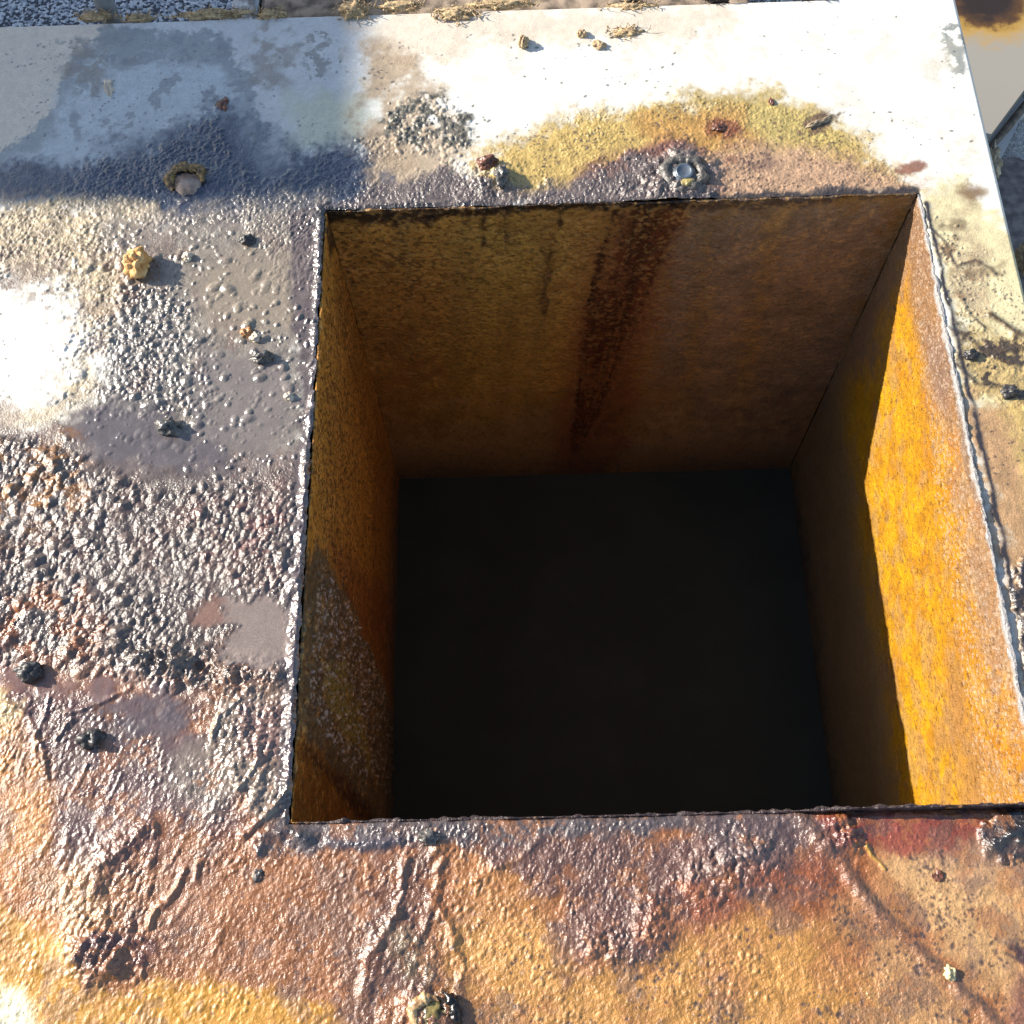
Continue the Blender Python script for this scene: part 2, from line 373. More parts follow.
W.paint([(-20,840),(20,870),(70,930),(40,935),(-10,890)], S(232,156,62), soft=8, warp=8, op=.8)
W.paint([(84,940),(112,928),(140,945),(142,972),(118,990),(90,984),(80,962)], S(112,74,72), soft=9, warp=12, rough=.2, fine=.8, op=.9)
W.paint([(100,870),(122,845),(150,826),(168,832),(146,852),(120,880),(104,892)], S(150,112,96), soft=12, warp=12, rough=.2, fine=.8, op=.7)
# front strip
W.paint([(250,835),(420,835),(430,960),(330,1000),(200,960)], S(194,134,82), soft=20, warp=14, op=.8)
W.paint([(420,930),(470,900),(640,960),(700,900),(820,930),(960,1060),(900,1750),(300,1750)], S(226,172,94, m=1.08), soft=22, warp=16, rough=.40, fine=.9)
W.paint([(440,850),(520,845),(560,900),(480,930)], S(216,158,88), soft=14, warp=12, op=.8)
W.paint([(860,850),(960,840),(1010,860),(1040,960),(1010,1010),(950,960),(890,900)], S(232,184,126, sat=.1, m=1.1), soft=20, warp=10, rough=.45, fine=.6)
W.paint([(830,900),(870,890),(930,960),(1010,1040),(980,1100),(900,1040)], S(222,176,122, sat=.1, m=1.05), soft=16, warp=10, op=.7)
W.paint([(900,835),(990,830),(1020,870),(960,880)], S(222,176,136, sat=.1), soft=18, warp=10, op=.8)
W.paint([(405,826),(560,825),(830,818),(860,860),(790,880),(740,900),(690,930),(650,960),(590,950),(560,890),(480,850)], S(140,104,90, sat=.2), soft=14, warp=14, rough=.25, fine=1.0)
W.paint([(270,826),(296,800),(420,795),(1060,785),(1060,816),(830,830),(640,838),(430,842),(330,856),(260,856)], S(118,106,104), soft=5, warp=6, rough=.22, fine=.8)
W.paint([(640,925),(690,890),(760,870),(830,850),(870,880),(820,910),(740,920),(690,940)], S(184,116,74), soft=14, warp=12, op=.8, patch=(.02,-.15,.25,8))
W.paint([(700,820),(790,818),(800,850),(720,860)], S(120,100,96), soft=12, warp=10, op=.9, rough=.22)
W.paint([(815,812),(1000,808),(985,840),(930,848),(850,852)], S(176,98,80), soft=8, warp=8, rough=.3, op=.9)
W.ell(842,838,18,20,S(140,90,76), soft=8, warp=6, op=.9, rough=.2, fine=1); W.ell(862,862,12,18,S(205,128,50), soft=9, warp=5, op=.8)
W.paint([(560,925),(610,915),(620,960),(570,985)], S(160,118,100), soft=10, warp=10, op=.9, rough=.25)
W.paint([(370,860),(430,850),(450,950),(470,1030),(360,1040),(350,960)], S(150,112,92), soft=12, warp=12, op=.85, rough=.25)
W.paint([(385,930),(430,925),(445,985),(400,990)], S(160,140,112), soft=10, warp=8, op=.9)
W.paint([(980,818),(1030,812),(1100,830),(1060,850),(1000,860),(975,840)], (.018,.015,.017), soft=4, warp=7, rough=.28, fine=1, h=.002)
W.paint([(1005,945),(1060,940),(1060,960),(1010,968)], (.06,.03,.03), soft=4, warp=6, rough=.3)
W.paint([(1015,970),(1100,960),(1100,1100),(1000,1040)], S(150,105,92), soft=12, warp=8, op=.8)
# edges of the opening
W.paint([(290,215),(334,205),(322,430),(305,560),(296,830),(276,830),(288,560),(300,430)], S(128,116,112), soft=4, warp=4, rough=.2, fine=.5)
W.paint([(318,210),(640,203),(920,186),(920,200),(640,214),(318,222)], (.035,.030,.030), soft=3, warp=4, rough=.25, fine=.8, op=.9)

# ---- 2. relief
N = W.A.shape
f = None
rt = rng
def grains(poly, n, r, hgt, ecc=1.6, rot=None, power=.9, soft=10, warp=12):
    global f
    p = W.scatter(poly, n, soft, warp)
    rad = r[0]+(r[1]-r[0])*rng.random(len(p))**1.6
    k = (hgt[0]+hgt[1])/(r[0]+r[1])                      # mean steepness asked for
    f = W.splat(p, rad, rad*np.clip(k*rng.uniform(.65, 1.35, len(p)), .12, .62), ecc, rot=rot, power=1.0, field=f)
R_ = math.radians
coarse_poly = [(-300,450),(40,432),(90,470),(150,488),(230,492),(302,500),(306,600),(292,700),(180,692),(60,668),(-300,660)]
grains(coarse_poly, 10500, (.0011,.0029), (.0004,.0018), 1.9, R_(62), .8)
grains(coarse_poly, 420, (.0028,.0046), (.0010,.0026), 1.8, R_(60), .8)
grains([(-60,450),(120,470),(140,640),(60,665),(-60,660)], 160, (.004,.006), (.0022,.0038), 1.6, None, .8)
film = [(75,215),(330,205),(312,500),(60,470),(90,380)]
grains(film, 800, (.0007,.0022), (.0003,.0018), 1.8, None, .8, 20, 18)
grains([(90,225),(240,230),(300,400),(170,470),(90,420)], 110, (.0022,.0042), (.0014,.0032), 1.7, None, .8, 20, 18)
grains([(90,280),(190,300),(230,420),(120,420),(80,360)], 800, (.0008,.0022), (.0003,.0017), 1.8, None, .8, 20, 18)
grains([(240,208),(330,208),(318,290),(280,270)], 1300, (.0009,.0018), (.0005,.0016), 2.4, R_(70), .8, 8, 8)
grains([(-60,205),(110,205),(150,300),(120,400),(60,420),(80,320),(40,270),(-60,280)], 1700, (.0007,.0019), (.0002,.0013), 1.7, None, .9, 14, 12)
# grains along the far rim of the opening
grains([(330,222),(375,185),(455,165),(520,190),(590,182),(640,150),(690,140),(716,170),(712,206)], 5200, (.0008,.0020), (.0004,.0017), 2.2, R_(80), .8, 8, 8)
grains([(470,165),(560,122),(700,95),(820,115),(920,190),(700,200),(480,205)], 6500, (.0006,.0013), (.0001,.0006), 1.7, None, .9, 8, 8)
grains([(388,112),(412,100),(440,98),(468,118),(470,142),(440,160),(402,152)], 420, (.0009,.0024), (.0003,.0015), 1.9, None, .8, 10, 12)
grains([(640,175),(668,150),(700,150),(722,170),(712,204),(630,206)], 260, (.0016,.0034), (.0008,.0024), 1.8, None, .8, 6, 6)
grains([(90,165),(172,148),(215,108),(232,172),(262,196),(345,150),(400,140),(400,215),(210,225),(60,205)], 5200, (.0008,.0020), (.0002,.0010), 1.9, None, .9, 10, 8)
# right flange grit
grains([(930,215),(985,260),(1030,345),(1060,420),(975,400),(945,310)], 420, (.0006,.0014), (.0002,.0010), 1.9, None, .9, 10, 12)
# oil skin in front and lower left
grains([(-300,700),(60,690),(200,700),(300,830),(640,830),(840,826),(860,1750),(-300,1750)], 38000, (.0007,.0017), (.00015,.00062), 2.0, R_(62), .9, 10, 8)
grains([(640,830),(860,830),(1000,825),(1200,840),(1200,1750),(640,1750)], 20000, (.0006,.0012), (.0001,.00042), 1.7, None, .9, 10, 8)
grains([(405,826),(560,825),(830,818),(860,860),(740,900),(650,960),(590,950),(560,890)], 7500, (.0007,.0016), (.0002,.0009), 2.2, R_(75), .8, 8, 8)
grains([(700,845),(745,835),(790,850),(770,880),(700,905),(660,915)], 700, (.0010,.0024), (.0008,.0022), 2.4, R_(75), .8, 8, 8)
grains([(60,835),(160,825),(150,900),(140,985),(80,985),(70,900)], 500, (.0010,.0026), (.0006,.0018), 2.4, R_(62), .8, 14, 10)
grains([(210,690),(300,685),(300,822),(240,800)], 900, (.0010,.0024), (.0003,.0014), 1.9, None, .8, 8, 8)
G = f.reshape(N)
G *= np.clip(1 + .30*W.w3 + .30*W.w2, .4, 1.7)*np.clip(.92 + .9*fbm(W.A, W.B, .03, 3, 10), .45, 1.2)*.86
# smooth pools flatten the grains
for px, k in (([(218,590),(236,604),(262,606),(287,614),(284,632),(292,645),(268,652),(258,668),(232,662),(222,670),(214,652),(236,640),(246,630),(226,618)], 1), ([(192,612),(215,596),(224,612),(205,640),(190,634)], .9), ([(60,420),(110,400),(190,425),(230,468),(150,485),(90,470)], .6),
              ([(200,350),(290,345),(290,430),(230,460),(185,430)], .35), ([(90,690),(190,690),(215,760),(170,760),(110,720)], .8), ([(0,665),(150,688),(150,700),(10,700)], .9), ([(200,245),(300,250),(290,320),(200,315)], .35), ([(930,830),(860,835),(860,852),(980,842)], .15)):
    sl, m = W.mask(px, 6, 10, fw=.75)
    G[sl] *= 1-m*k*.93
    W.fine[sl] *= 1-m*k*.85
W.paint([(218,590),(236,604),(262,606),(287,614),(284,632),(292,645),(268,652),(258,668),(232,662),(222,670),(214,652),(236,640),(246,630),(226,618)], S(178,158,146, sat=0), soft=6, warp=10, rough=.13, fine=.04)
W.paint([(192,612),(215,596),(224,612),(205,640),(190,634)], S(172,140,124), soft=6, warp=10, rough=.16, fine=.05)
W.h += G
# tint: tall grains pick up ochre here and there
n8 = fbm(W.A, W.B, .006, 3, 4); n9 = fbm(W.A, W.B, .0028, 3, 9); n10 = fbm(W.A, W.B, .022, 4, 6)
gre = np.clip(W.fine*1.3, .25, 1)
W.col *= (1 + (.26*n8 + .30*n9 + .14*W.w1)*gre)[..., None]
lowf = sstep(.02, -.02, W.B - .02) + sstep(.0, -.04, W.A)*sstep(.42, .36, W.B)      # greasy area: scattered film and rust blooms
lowf = np.clip(lowf, 0, 1)*sstep(.25, .6, W.fine)
m_ = np.clip(lowf, 0, 1)*sstep(.12, .34, n10 + .45*n8)*.55
W.col += (np.array(S(134,106,92), np.float32)-W.col)*m_[..., None]
m_ = np.clip(lowf, 0, 1)*sstep(.16, .36, fbm(W.A, W.B, .016, 4, 2) + .45*n9)*.5*sstep(.12, .05, W.B)
W.col += (np.array(S(206,146,92), np.float32)-W.col)*m_[..., None]
W.rough = np.clip(W.rough + .03 + .14*n8, .17, .8)
# gentle swelling of the whole film
W.h += .0007*W.w1*np.clip(W.fine*1.6, 0, 1) + .00035*W.w2*np.clip(W.fine*1.4, 0, 1) + .00028*W.w3*W.fine
# ridges, folds, blobs
W.ridge([(322,222),(320,290),(316,380),(308,470)], .0028, .0022, S(120,112,112), rough=.15)
W.ridge([(308,470),(303,560),(296,660),(292,780)], .0030, .0026, S(122,110,112), rough=.16)
W.ridge([(408,862),(402,890),(398,915)], .0024, .0014); W.ridge([(398,915),(382,940),(370,962),(362,1000)], .0026, .0015)
W.ridge([(442,862),(436,895),(425,925),(418,945)], .0022, .0013); W.ridge([(432,900),(452,930),(462,980)], .0022, .0012)
W.ridge([(368,1000),(380,960)], .002, .001); W.ridge([(540,840),(520,858),(495,868),(478,880)], .0022, .0009)
W.ridge([(150,820),(135,840),(112,862)], .0030, .0009); W.ridge([(110,862),(98,890)], .005, .0008)
W.ridge([(165,905),(176,890),(185,870)], .0018, .0018); W.ridge([(150,925),(160,905)], .0018, .0018); W.ridge([(195,880),(203,862)], .0015, .0012)
W.mound(108,956,26,24,.0034,lump=.7); W.mound(116,970,14,10,.0014,lump=.9); W.mound(88,940,16,22,.0018)
W.mound(100,868,16,26,.0016,rot=30,lump=.8); W.mound(135,838,30,10,.0010,rot=-35,lump=.8)
W.mound(740,862,34,22,.0026,lump=1.0); W.mound(700,885,16,20,.0016,lump=1.0); W.mound(652,925,16,18,.0028,lump=.9); W.mound(600,945,26,16,.002,lump=1)
W.mound(842,835,16,14,.004,lump=1.2); W.mound(440,850,10,8,.002)
W.mound(400,955,34,30,.0020,lump=.5); W.mound(425,1015,26,24,.004,lump=.6)
W.mound(225,675,40,14,.002,lump=1.5); W.mound(180,665,24,16,.003,lump=1.5); W.mound(150,660,20,12,.003,lump=1.5)
W.mound(683,172,30,24,.0050,lump=.7); W.mound(660,190,26,18,.003,lump=.9)
W.mound(186,182,34,20,.0022,lump=.4); W.mound(495,180,26,22,.003,lump=.9)
W.mound(245,740,30,50,.0018,lump=.8); W.mound(270,800,26,18,.0015,lump=1)
W.ridge([(260,850),(262,838),(285,832),(310,842)], .003, .0025, (.04,.036,.04), rough=.2); W.ridge([(330,846),(400,842)], .003, .0015, S(110,100,104), rough=.2)
W.ridge([(215,740),(222,718),(240,705)], .0016, .0014); W.ridge([(240,790),(262,760),(258,735)], .0014, .0012); W.ridge([(245,835),(275,808),(290,790)], .002, .0018)
for q in ([(30,720),(45,750),(50,780)], [(10,705),(30,715)], [(70,715),(100,705),(130,690)], [(60,740),(75,720)], [(50,700),(36,742),(46,775)]):
    W.ridge(q, .0014, .0010)
for k in range(26):                                   # drawn-out wrinkles of half-set oil
    u, v = rng.uniform(0, 260), rng.uniform(760, 960)
    ln = rng.uniform(14, 34)
    W.ridge([(u, v), (u+ln*.45, v-ln*.8)], rng.uniform(.0010, .0020), rng.uniform(.0002, .0006))
# soldered cross-break running to the near right corner
W.ridge([(795,812),(838,862),(880,915),(930,965),(975,1005),(1060,1090)], .0046, .0017, S(150,118,100), op=.55)
W.ridge([(846,858),(888,912),(938,962),(983,1002),(1068,1088)], .0030, -.0008)
W.ridge([(866,846),(872,858),(884,870)], .0010, .0010, S(236,190,90))
W.ridge([(1075,830),(1030,826),(1000,838),(985,850)], .003, .003, (.02,.018,.02), rough=.2); W.ridge([(1060,846),(1015,842)], .002, .003, (.03,.028,.03), rough=.2)
W.ridge([(926,205),(944,290),(968,392),(988,478),(1006,560),(1021,640),(1034,720),(1050,800)], .0016, .0002, (.035,.028,.028), rough=.3, op=1.2)  # dark line beside the right bead: rim shadow and tar painted together
# ---- 3. dark specks
def specks(poly, n, r0, r1, c, op=.9, dip=0.0, soft=10):
    q = W.scatter(poly, int(n*2.2), soft, 10)
    q = q[fbm(q[:, 0], q[:, 1], .028, 3, 6) + rng.normal(0, .22, len(q)) > .12]
    g = W.splat(q, r0+(r1-r0)*rng.random(len(q))**2, 1.15, 2.0, field=None)
    W.dots(g, c, op)
    W.h += dip*np.clip(g.reshape(N), 0, 1)
W.paint([(380,40),(940,10),(990,180),(880,150),(700,85),(480,140)], S(226,206,174, sat=0), soft=20, warp=16, patch=(.016,.22,.25,5), op=.28)
W.paint([(940,10),(990,180),(1010,260),(930,200)], S(232,214,176, sat=0), soft=20, warp=16, patch=(.012,.15,.3,3), op=.35)
specks([(365,40),(700,30),(690,140),(480,150),(380,200)], 340, .0004, .0013, (.10,.085,.07))
specks([(360,60),(470,80),(480,180),(370,200)], 220, .0005, .0014, (.10,.08,.06))
specks([(700,20),(960,10),(1000,260),(900,170),(800,110)], 90, .0004, .0012, (.12,.10,.08))
specks([(480,150),(700,95),(860,140),(900,190),(500,200)], 520, .0005, .0013, (.08,.045,.025), .85)
specks([(940,220),(1020,300),(1060,440),(970,400)], 300, .0003, .0010, (.07,.055,.045))
specks([(975,400),(1060,420),(1120,640),(1010,600)], 160, .0005, .0012, (.08,.05,.04))
specks([(430,940),(660,940),(860,860),(1020,850),(1060,1100),(420,1100)], 1500, .0005, .0013, (.06,.034,.025), .85)
specks([(660,900),(980,900),(1000,1060),(640,1060)], 90, .0006, .0018, (.05,.028,.024), .9)
specks([(-60,940),(120,980),(340,1000),(330,1100),(-60,1100)], 260, .0004, .0010, (.12,.055,.02), .85)
specks([(-60,700),(60,720),(60,900),(-60,900)], 120, .0004, .0010, (.12,.06,.03), .8)
specks([(-60,210),(130,210),(120,380),(60,430),(-60,440)], 520, .0005, .0014, (.12,.10,.08), .85)
specks([(0,40),(360,30),(360,150),(0,160)], 420, .0004, .0013, (.10,.10,.11), .7)
specks([(200,840),(640,840),(640,1060),(330,1060)], 420, .0006, .0016, (.06,.03,.025), .7)

# ---- 4. edges of the plate
edge = np.minimum(EX-W.A, EY-W.B)
W.h -= .0035*sstep(.004, 0, edge)**2
# softened hole edge, uneven by a fraction of a millimetre
dh = np.maximum(np.maximum(-W.A, W.A-HA), np.maximum(-W.B, W.B-HB))
W.h -= .0012*sstep(.004, 0.0005, dh)
W.h += .0018
jx = np.where((dh < .006) & (dh > 0), .0016*W.w2+.0012*W.w3, 0); jx *= sstep(.006, .001, dh)
inX = (W.B > -.002) & (W.B < HB+.002); inY = (W.A > -.002) & (W.A < HA+.002)
X = W.A + np.where(inX, np.minimum(jx, .0009)*1.0, 0); Y = W.B + np.where(inY & ~inX, np.minimum(jx, .0009), 0)
co = np.stack([X, Y, W.h], -1).reshape(-1, 3)
cxm = (xs[:-1]+xs[1:])/2; cym = (ys[:-1]+ys[1:])/2
CX, CY = np.meshgrid(cxm, cym)
keep = ~((CX > -.0012) & (CX < HA+.0012) & (CY > -.0012) & (CY < HB+.0012))
M_plate = stained('stained_galvanised_steel', spec=1.0, vary=.28)
duct = thing('exhaust_duct', 'square grease duct opening in a stained steel flange plate, orange inside, black at the bottom', 'duct')
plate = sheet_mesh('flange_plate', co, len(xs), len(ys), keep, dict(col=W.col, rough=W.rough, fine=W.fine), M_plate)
plate.parent = duct
# folded-down edges of the plate (hems)
M_hem = plain('weathered_sheet_edge', (.5, .46, .40), .5, 120, .35, .2)
bm = bmesh.new()
box_bm(bm, (-.43, EY-.0016, -.040), (EX, EY-.0002, -.0030)); box_bm(bm, (EX-.0016, -.25, -.040), (EX-.0002, EY-.0018, -.0030))
link('folded_edge', bm, M_hem, duct, smooth=False)

# ================================================================== DUCT WALLS
M_wall = stained('oil_varnished_duct_wall', 700, 1700, .0012, .35, .34)
wall_step = .0009
dep = np.concatenate([np.arange(0, .26, wall_step), np.arange(.26, LD, .003), [LD]])
def finish_wall(name, sh, rim, mapper, lip=.0011):
    """adds the folded lip (outer face and top edge) to the displaced inner face"""
    z = -sh.B + rim[None, :]*np.clip(1-sh.B/.02, 0, 1)
    inner = mapper(sh.A, sh.h, z)
    # two extra rows before the inner face: outer bottom, outer top
    t = lip*np.clip(1 + .55*sh.w2[0] + .35*sh.w3[0], .35, 1.9)
    zt = z[0] + .0002
    rows = [mapper(sh.A[:1], -np.full_like(sh.A[:1], lip+.0006), np.full_like(sh.A[:1], -.012)), mapper(sh.A[:1], -t[None, :]*1.05, (zt*.3)[None, :])]
    for q in (.85, .7, .55, .4, .25, .1):
        rows.append(mapper(sh.A[:1], -q*t[None, :], (zt + .10*lip*np.sin(q*math.pi) + .0005*fbm(sh.A[0], sh.A[0]*0+q*.01, .003, 3, 2))[None, :]))
    nr = len(rows)
    co = np.concatenate(rows+[inner], 0)
    e = lambda a: np.concatenate([a[:1]]*nr+[a], 0)
    o = sheet_mesh(name, co.reshape(-1, 3), sh.nA, sh.nB+nr, np.ones((sh.nB+nr-1, sh.nA-1), bool), dict(col=e(sh.col), rough=e(sh.rough), fine=e(sh.fine)), M_wall)
    o.parent = duct
    return o
def wall_relief(sh, nf, amp):
    full = [(sh.a0[0], 0), (sh.a0[-1], 0), (sh.a0[-1], .26), (sh.a0[0], .26)]
    p = sh.scatter(full, nf, 2, 2, plate=True)
    g = sh.splat(p, rng.uniform(.001, .0021, len(p)), rng.uniform(.1, 1, len(p)), 2.4, rot=math.radians(-12))
    sh.h += (.0013*sh.w2+.0011*sh.w3)*np.exp(-sh.B/.005)
    sh.h += amp*g.reshape(sh.A.shape) + .0006*sh.w1 + .0003*sh.w2 + .0001*sh.w3
def wall_specks(sh, poly, n, r0, r1, c, op=.9, ecc=2.2, rot=None, plate=False, bump=0):
    q = sh.scatter(poly, n, 8, 8, plate=plate)
    g = sh.splat(q, rng.uniform(r0, r1, len(q)), 1.5, ecc, rot=rot)
    sh.dots(g, c, op); sh.h += bump*np.clip(g.reshape(sh.A.shape), 0, 1)

# ---- back wall (y = HB)
ax = np.arange(0, HA+.0001, wall_step)
bw = Sheet(ax, dep, lambda u, v: np.array([1, -1])*plane_pt(u, v, 1, HB)[[0, 2]], (.42,.205,.046), .42, .8)
bw.paint([(430,215),(560,212),(560,460),(430,460)], (.50,.285,.055), soft=40, warp=30)
bw.paint([(660,205),(930,190),(800,480),(620,480)], (.25,.165,.098), soft=40, warp=30, rough=.5)
bw.paint([(330,215),(470,212),(450,330),(360,330)], (.56,.265,.050), soft=40, warp=24, op=.8)
bw.paint([(520,400),(680,380),(680,480),(520,480)], (.30,.150,.040), soft=30, warp=20, op=.8)
for px_ in ([(455,222),(470,222),(462,400),(440,440)], [(505,300),(520,300),(500,470),(488,470)], [(700,230),(716,228),(690,430),(676,430)], [(400,225),(412,225),(420,400),(408,400)], [(540,220),(552,220),(535,470),(522,470)], [(770,215),(784,214),(740,430),(728,430)]):
    bw.paint(px_, (.30,.17,.04), soft=12, warp=14, op=.55)
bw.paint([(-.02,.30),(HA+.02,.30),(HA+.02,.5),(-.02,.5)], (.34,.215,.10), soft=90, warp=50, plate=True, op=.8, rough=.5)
bw.paint([(604,205),(684,200),(672,250),(652,330),(636,400),(622,450),(612,482),(545,482),(552,455),(566,390),(586,310),(596,262)], (.20,.072,.028), soft=20, warp=18, rough=.28, fine=.5, op=.85)
bw.paint([(625,203),(682,199),(672,235),(655,270),(632,290),(622,240)], (.045,.026,.016), soft=9, warp=14, rough=.25, op=.75, patch=(.006,-.25,.35,3))
r3 = np.random.default_rng(5)
for k in range(44):                                      # separate thin runs
    u0 = r3.uniform(606, 682); t0 = r3.uniform(0, .55) if k > 14 else 0; ln = r3.uniform(.25, .85)
    ph = r3.uniform(0, 6); wd = r3.uniform(1.2, 3.4)
    cen = []
    for q in np.linspace(t0, min(t0+ln, 1), 7):
        cen.append((u0 - (u0-565)*.93*q + 5*math.sin(ph+q*7), 206+q*262))
    ww = [wd*(1-.75*i_/6) for i_ in range(7)]
    bw.paint([(c_[0]-w_, c_[1]) for c_, w_ in zip(cen, ww)]+[(c_[0]+w_, c_[1]) for c_, w_ in list(zip(cen, ww))[::-1]], ((.035,.016,.010), (.085,.026,.012), (.13,.042,.016))[k % 3], soft=2.5, warp=5, rough=.22, op=r3.uniform(.5, .9))
wall_specks(bw, [(606,205),(684,200),(660,270),(620,360),(590,330)], 330, .0005, .0013, (.04,.022,.014), .75, 1.8, bump=.0004)
for u, l_, w_ in ((484,34,4),(506,38,4),(470,22,4),(541,40,3),(355,18,5),(395,14,6),(430,16,5),(560,16,6)):
    bw.paint([(u-w_,205),(u+w_,205),(u+w_*.4,212+l_),(u-w_*.6,212+l_)], (.028,.015,.010), soft=2.5, warp=5, rough=.25, op=.9)
bw.paint([(548,240),(555,250),(547,290),(545,320),(541,300),(546,262)], (.07,.035,.014), soft=2.5, warp=4, op=.8)
bw.paint([(318,200),(700,192),(700,207),(560,213),(430,219),(318,226)], (.012,.010,.009), soft=3, warp=5, rough=.3, op=.95)
bw.paint([(690,195),(930,180),(930,196),(690,212)], (.05,.035,.028), soft=5, warp=5, op=.8)
wall_specks(bw, [(330,218),(640,214),(640,480),(380,480)], 2600, .0004, .0011, (.07,.033,.012), .6, 2.6, math.radians(-20), bump=.0002)
def pits(sh, ka, kb, thr, c, op, fall, left=None):
    n_ = fbm(sh.A*ka + sh.B*.25, sh.B*kb, .0030, 3, 7) + .35*sh.w2
    m = sstep(thr, thr+.26, n_ + .12*sh.w1)*np.clip(1-sh.B/fall, .18, 1)*op
    if left is not None: m = m*left
    sh.col += (np.asarray(c, np.float32)-sh.col)*m[..., None]; sh.h -= .00035*m
pits(bw, .95, 1.35, .02, (.085,.036,.012), .85, .36, np.clip(1.15-bw.A/.34, .25, 1))
pits(bw, 1, 1, .16, (.55,.30,.09), .35, .5)
wall_specks(bw, [(660,206),(910,196),(800,460),(640,460)], 700, .0005, .0012, (.07,.05,.035), .6, 1.8)
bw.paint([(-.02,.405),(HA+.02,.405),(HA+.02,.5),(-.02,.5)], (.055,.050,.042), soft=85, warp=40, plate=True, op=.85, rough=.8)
bw.col *= (1+.35*bw.w2+.2*bw.w3+.2*bw.w1)[..., None]
wall_relief(bw, 9000, .0006)
rimb = .0008+.0013*fbm(ax, ax*0, .02, 3, 2)
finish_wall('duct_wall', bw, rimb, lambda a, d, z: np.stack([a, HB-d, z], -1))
# ---- right wall (x = HA)
ay = np.arange(-.0005, HB+.0001, wall_step)
rw = Sheet(ay, dep, lambda u, v: np.array([1, -1])*plane_pt(u, v, 0, HA)[[1, 2]], (.27,.155,.082), .45, .9)
rw.paint([(910,260),(934,400),(960,500),(975,600),(995,690),(1015,750),(1060,800),(1080,850),(780,850),(760,470),(860,380)], (.40,.185,.006), soft=36, warp=30, fw=.8, rough=.45)
rw.paint([(900,330),(915,450),(925,560),(945,690),(960,790),(1000,850),(780,850),(770,470),(860,380)], (.46,.235,.004), soft=44, warp=26, fw=.8)
rw.paint([(870,300),(990,420),(1040,800),(900,810),(860,500)], (.30,.105,.010), soft=30, warp=20, patch=(.020,.12,.3,2), op=.5)
rw.paint([(870,300),(990,420),(1040,800),(900,810),(860,500)], (.30,.185,.085), soft=30, warp=20, patch=(.016,.2,.25,6), op=.5)
rw.paint([(950,640),(1010,740),(1060,830),(930,830),(925,700)], (.27,.145,.055), soft=24, warp=24, op=.7, patch=(.02,-.1,.3,7))
rw.paint([(905,205),(925,200),(940,290),(960,400),(930,380),(910,300)], (.20,.11,.06), soft=18, warp=14, op=.8)
rw.paint([(928,330),(948,360),(950,420),(932,400)], (.15,.10,.085), soft=12, warp=12, op=.6)
rw.paint([(780,200),(905,200),(862,440),(866,500),(920,830),(780,830)], (.28,.135,.030), soft=6, warp=6, op=.0)
rw.paint([(920,195),(932,195),(985,460),(1012,590),(1062,815),(1044,815),(1000,620),(965,470)], (.17,.13,.11), soft=4, warp=4, op=.8, rough=.3)
wall_specks(rw, [(905,200),(930,200),(1060,815),(905,815),(866,490)], 3200, .0004, .0010, (.07,.04,.025), .75, 1.6)
wall_specks(rw, [(905,200),(930,200),(1060,815),(985,815),(930,450)], 4200, .0004, .0011, (.40,.30,.22), .7, 1.6, bump=.00025)
pits(rw, 1, 1, .14, (.16,.075,.018), .5, .9)
wall_specks(rw, [(905,300),(960,500),(1040,815),(905,815),(866,490)], 90, .0007, .0018, (.10,.04,.012), .8, 1.6)
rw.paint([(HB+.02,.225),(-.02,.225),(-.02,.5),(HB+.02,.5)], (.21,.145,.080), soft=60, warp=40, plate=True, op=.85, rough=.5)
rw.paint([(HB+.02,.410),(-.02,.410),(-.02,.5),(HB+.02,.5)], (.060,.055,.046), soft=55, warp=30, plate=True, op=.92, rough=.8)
rw.col *= (1+.14*rw.w2+.20*rw.w3+.10*rw.w1)[..., None]
wall_relief(rw, 9000, .0005)
rimr = .0012 + .0030*sstep(HB-.02, HB-.30, ay) + .0016*fbm(ay, ay*0, .009, 4, 4)
rw.h += -.0006*np.exp(-(rw.B/.004)**2)
rw.paint([(-.02,-.004),(HB+.02,-.004),(HB+.02,.0022),(-.02,.0022)], (.30,.285,.275), soft=1.5, warp=2, plate=True, rough=.28, fine=.6)
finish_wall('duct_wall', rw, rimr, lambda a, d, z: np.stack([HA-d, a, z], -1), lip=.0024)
# ---- left wall (x = 0)
lw = Sheet(ay, dep, lambda u, v: np.array([1, -1])*plane_pt(u, v, 0, 0.0)[[1, 2]], (.56,.245,.038), .42, .8)
lw.paint([(340,215),(400,478),(396,830),(370,830),(372,480),(335,300)], (.36,.150,.026), soft=16, warp=14, op=.7)
lw.paint([(330,540),(400,600),(398,720),(350,640)], (.30,.095,.024), soft=20, warp=14, op=.8)
lw.paint([(318,540),(336,575),(362,630),(386,690),(402,770),(400,840),(372,832),(345,800),(300,752),(296,640),(306,560)], (.16,.11,.055), soft=6, warp=9, rough=.4, fine=1)
lw.paint([(322,665),(345,665),(362,720),(372,770),(345,740),(325,700)], (.28,.21,.05), soft=7, warp=8, op=.9)
lw.paint([(298,740),(330,760),(370,815),(372,835),(290,835)], (.26,.095,.014), soft=6, warp=8, rough=.4)
lw.paint([(305,752),(340,772),(375,812),(380,832),(365,830),(335,790)], (.05,.02,.012), soft=6, warp=8, op=.9)
lw.paint([(332,205),(340,240),(330,262),(326,230)], (.015,.012,.010), soft=4, warp=6, op=.9)
q = lw.scatter([(318,555),(340,590),(366,640),(388,700),(400,780),(398,825),(372,815),(340,760),(305,730),(300,640)], 1500, 6, 8)
g = lw.splat(q, rng.uniform(.001, .0034, len(q)), rng.uniform(.0004, .0024, len(q)), 1.7, power=.8)
lw.h += g.reshape(lw.A.shape)
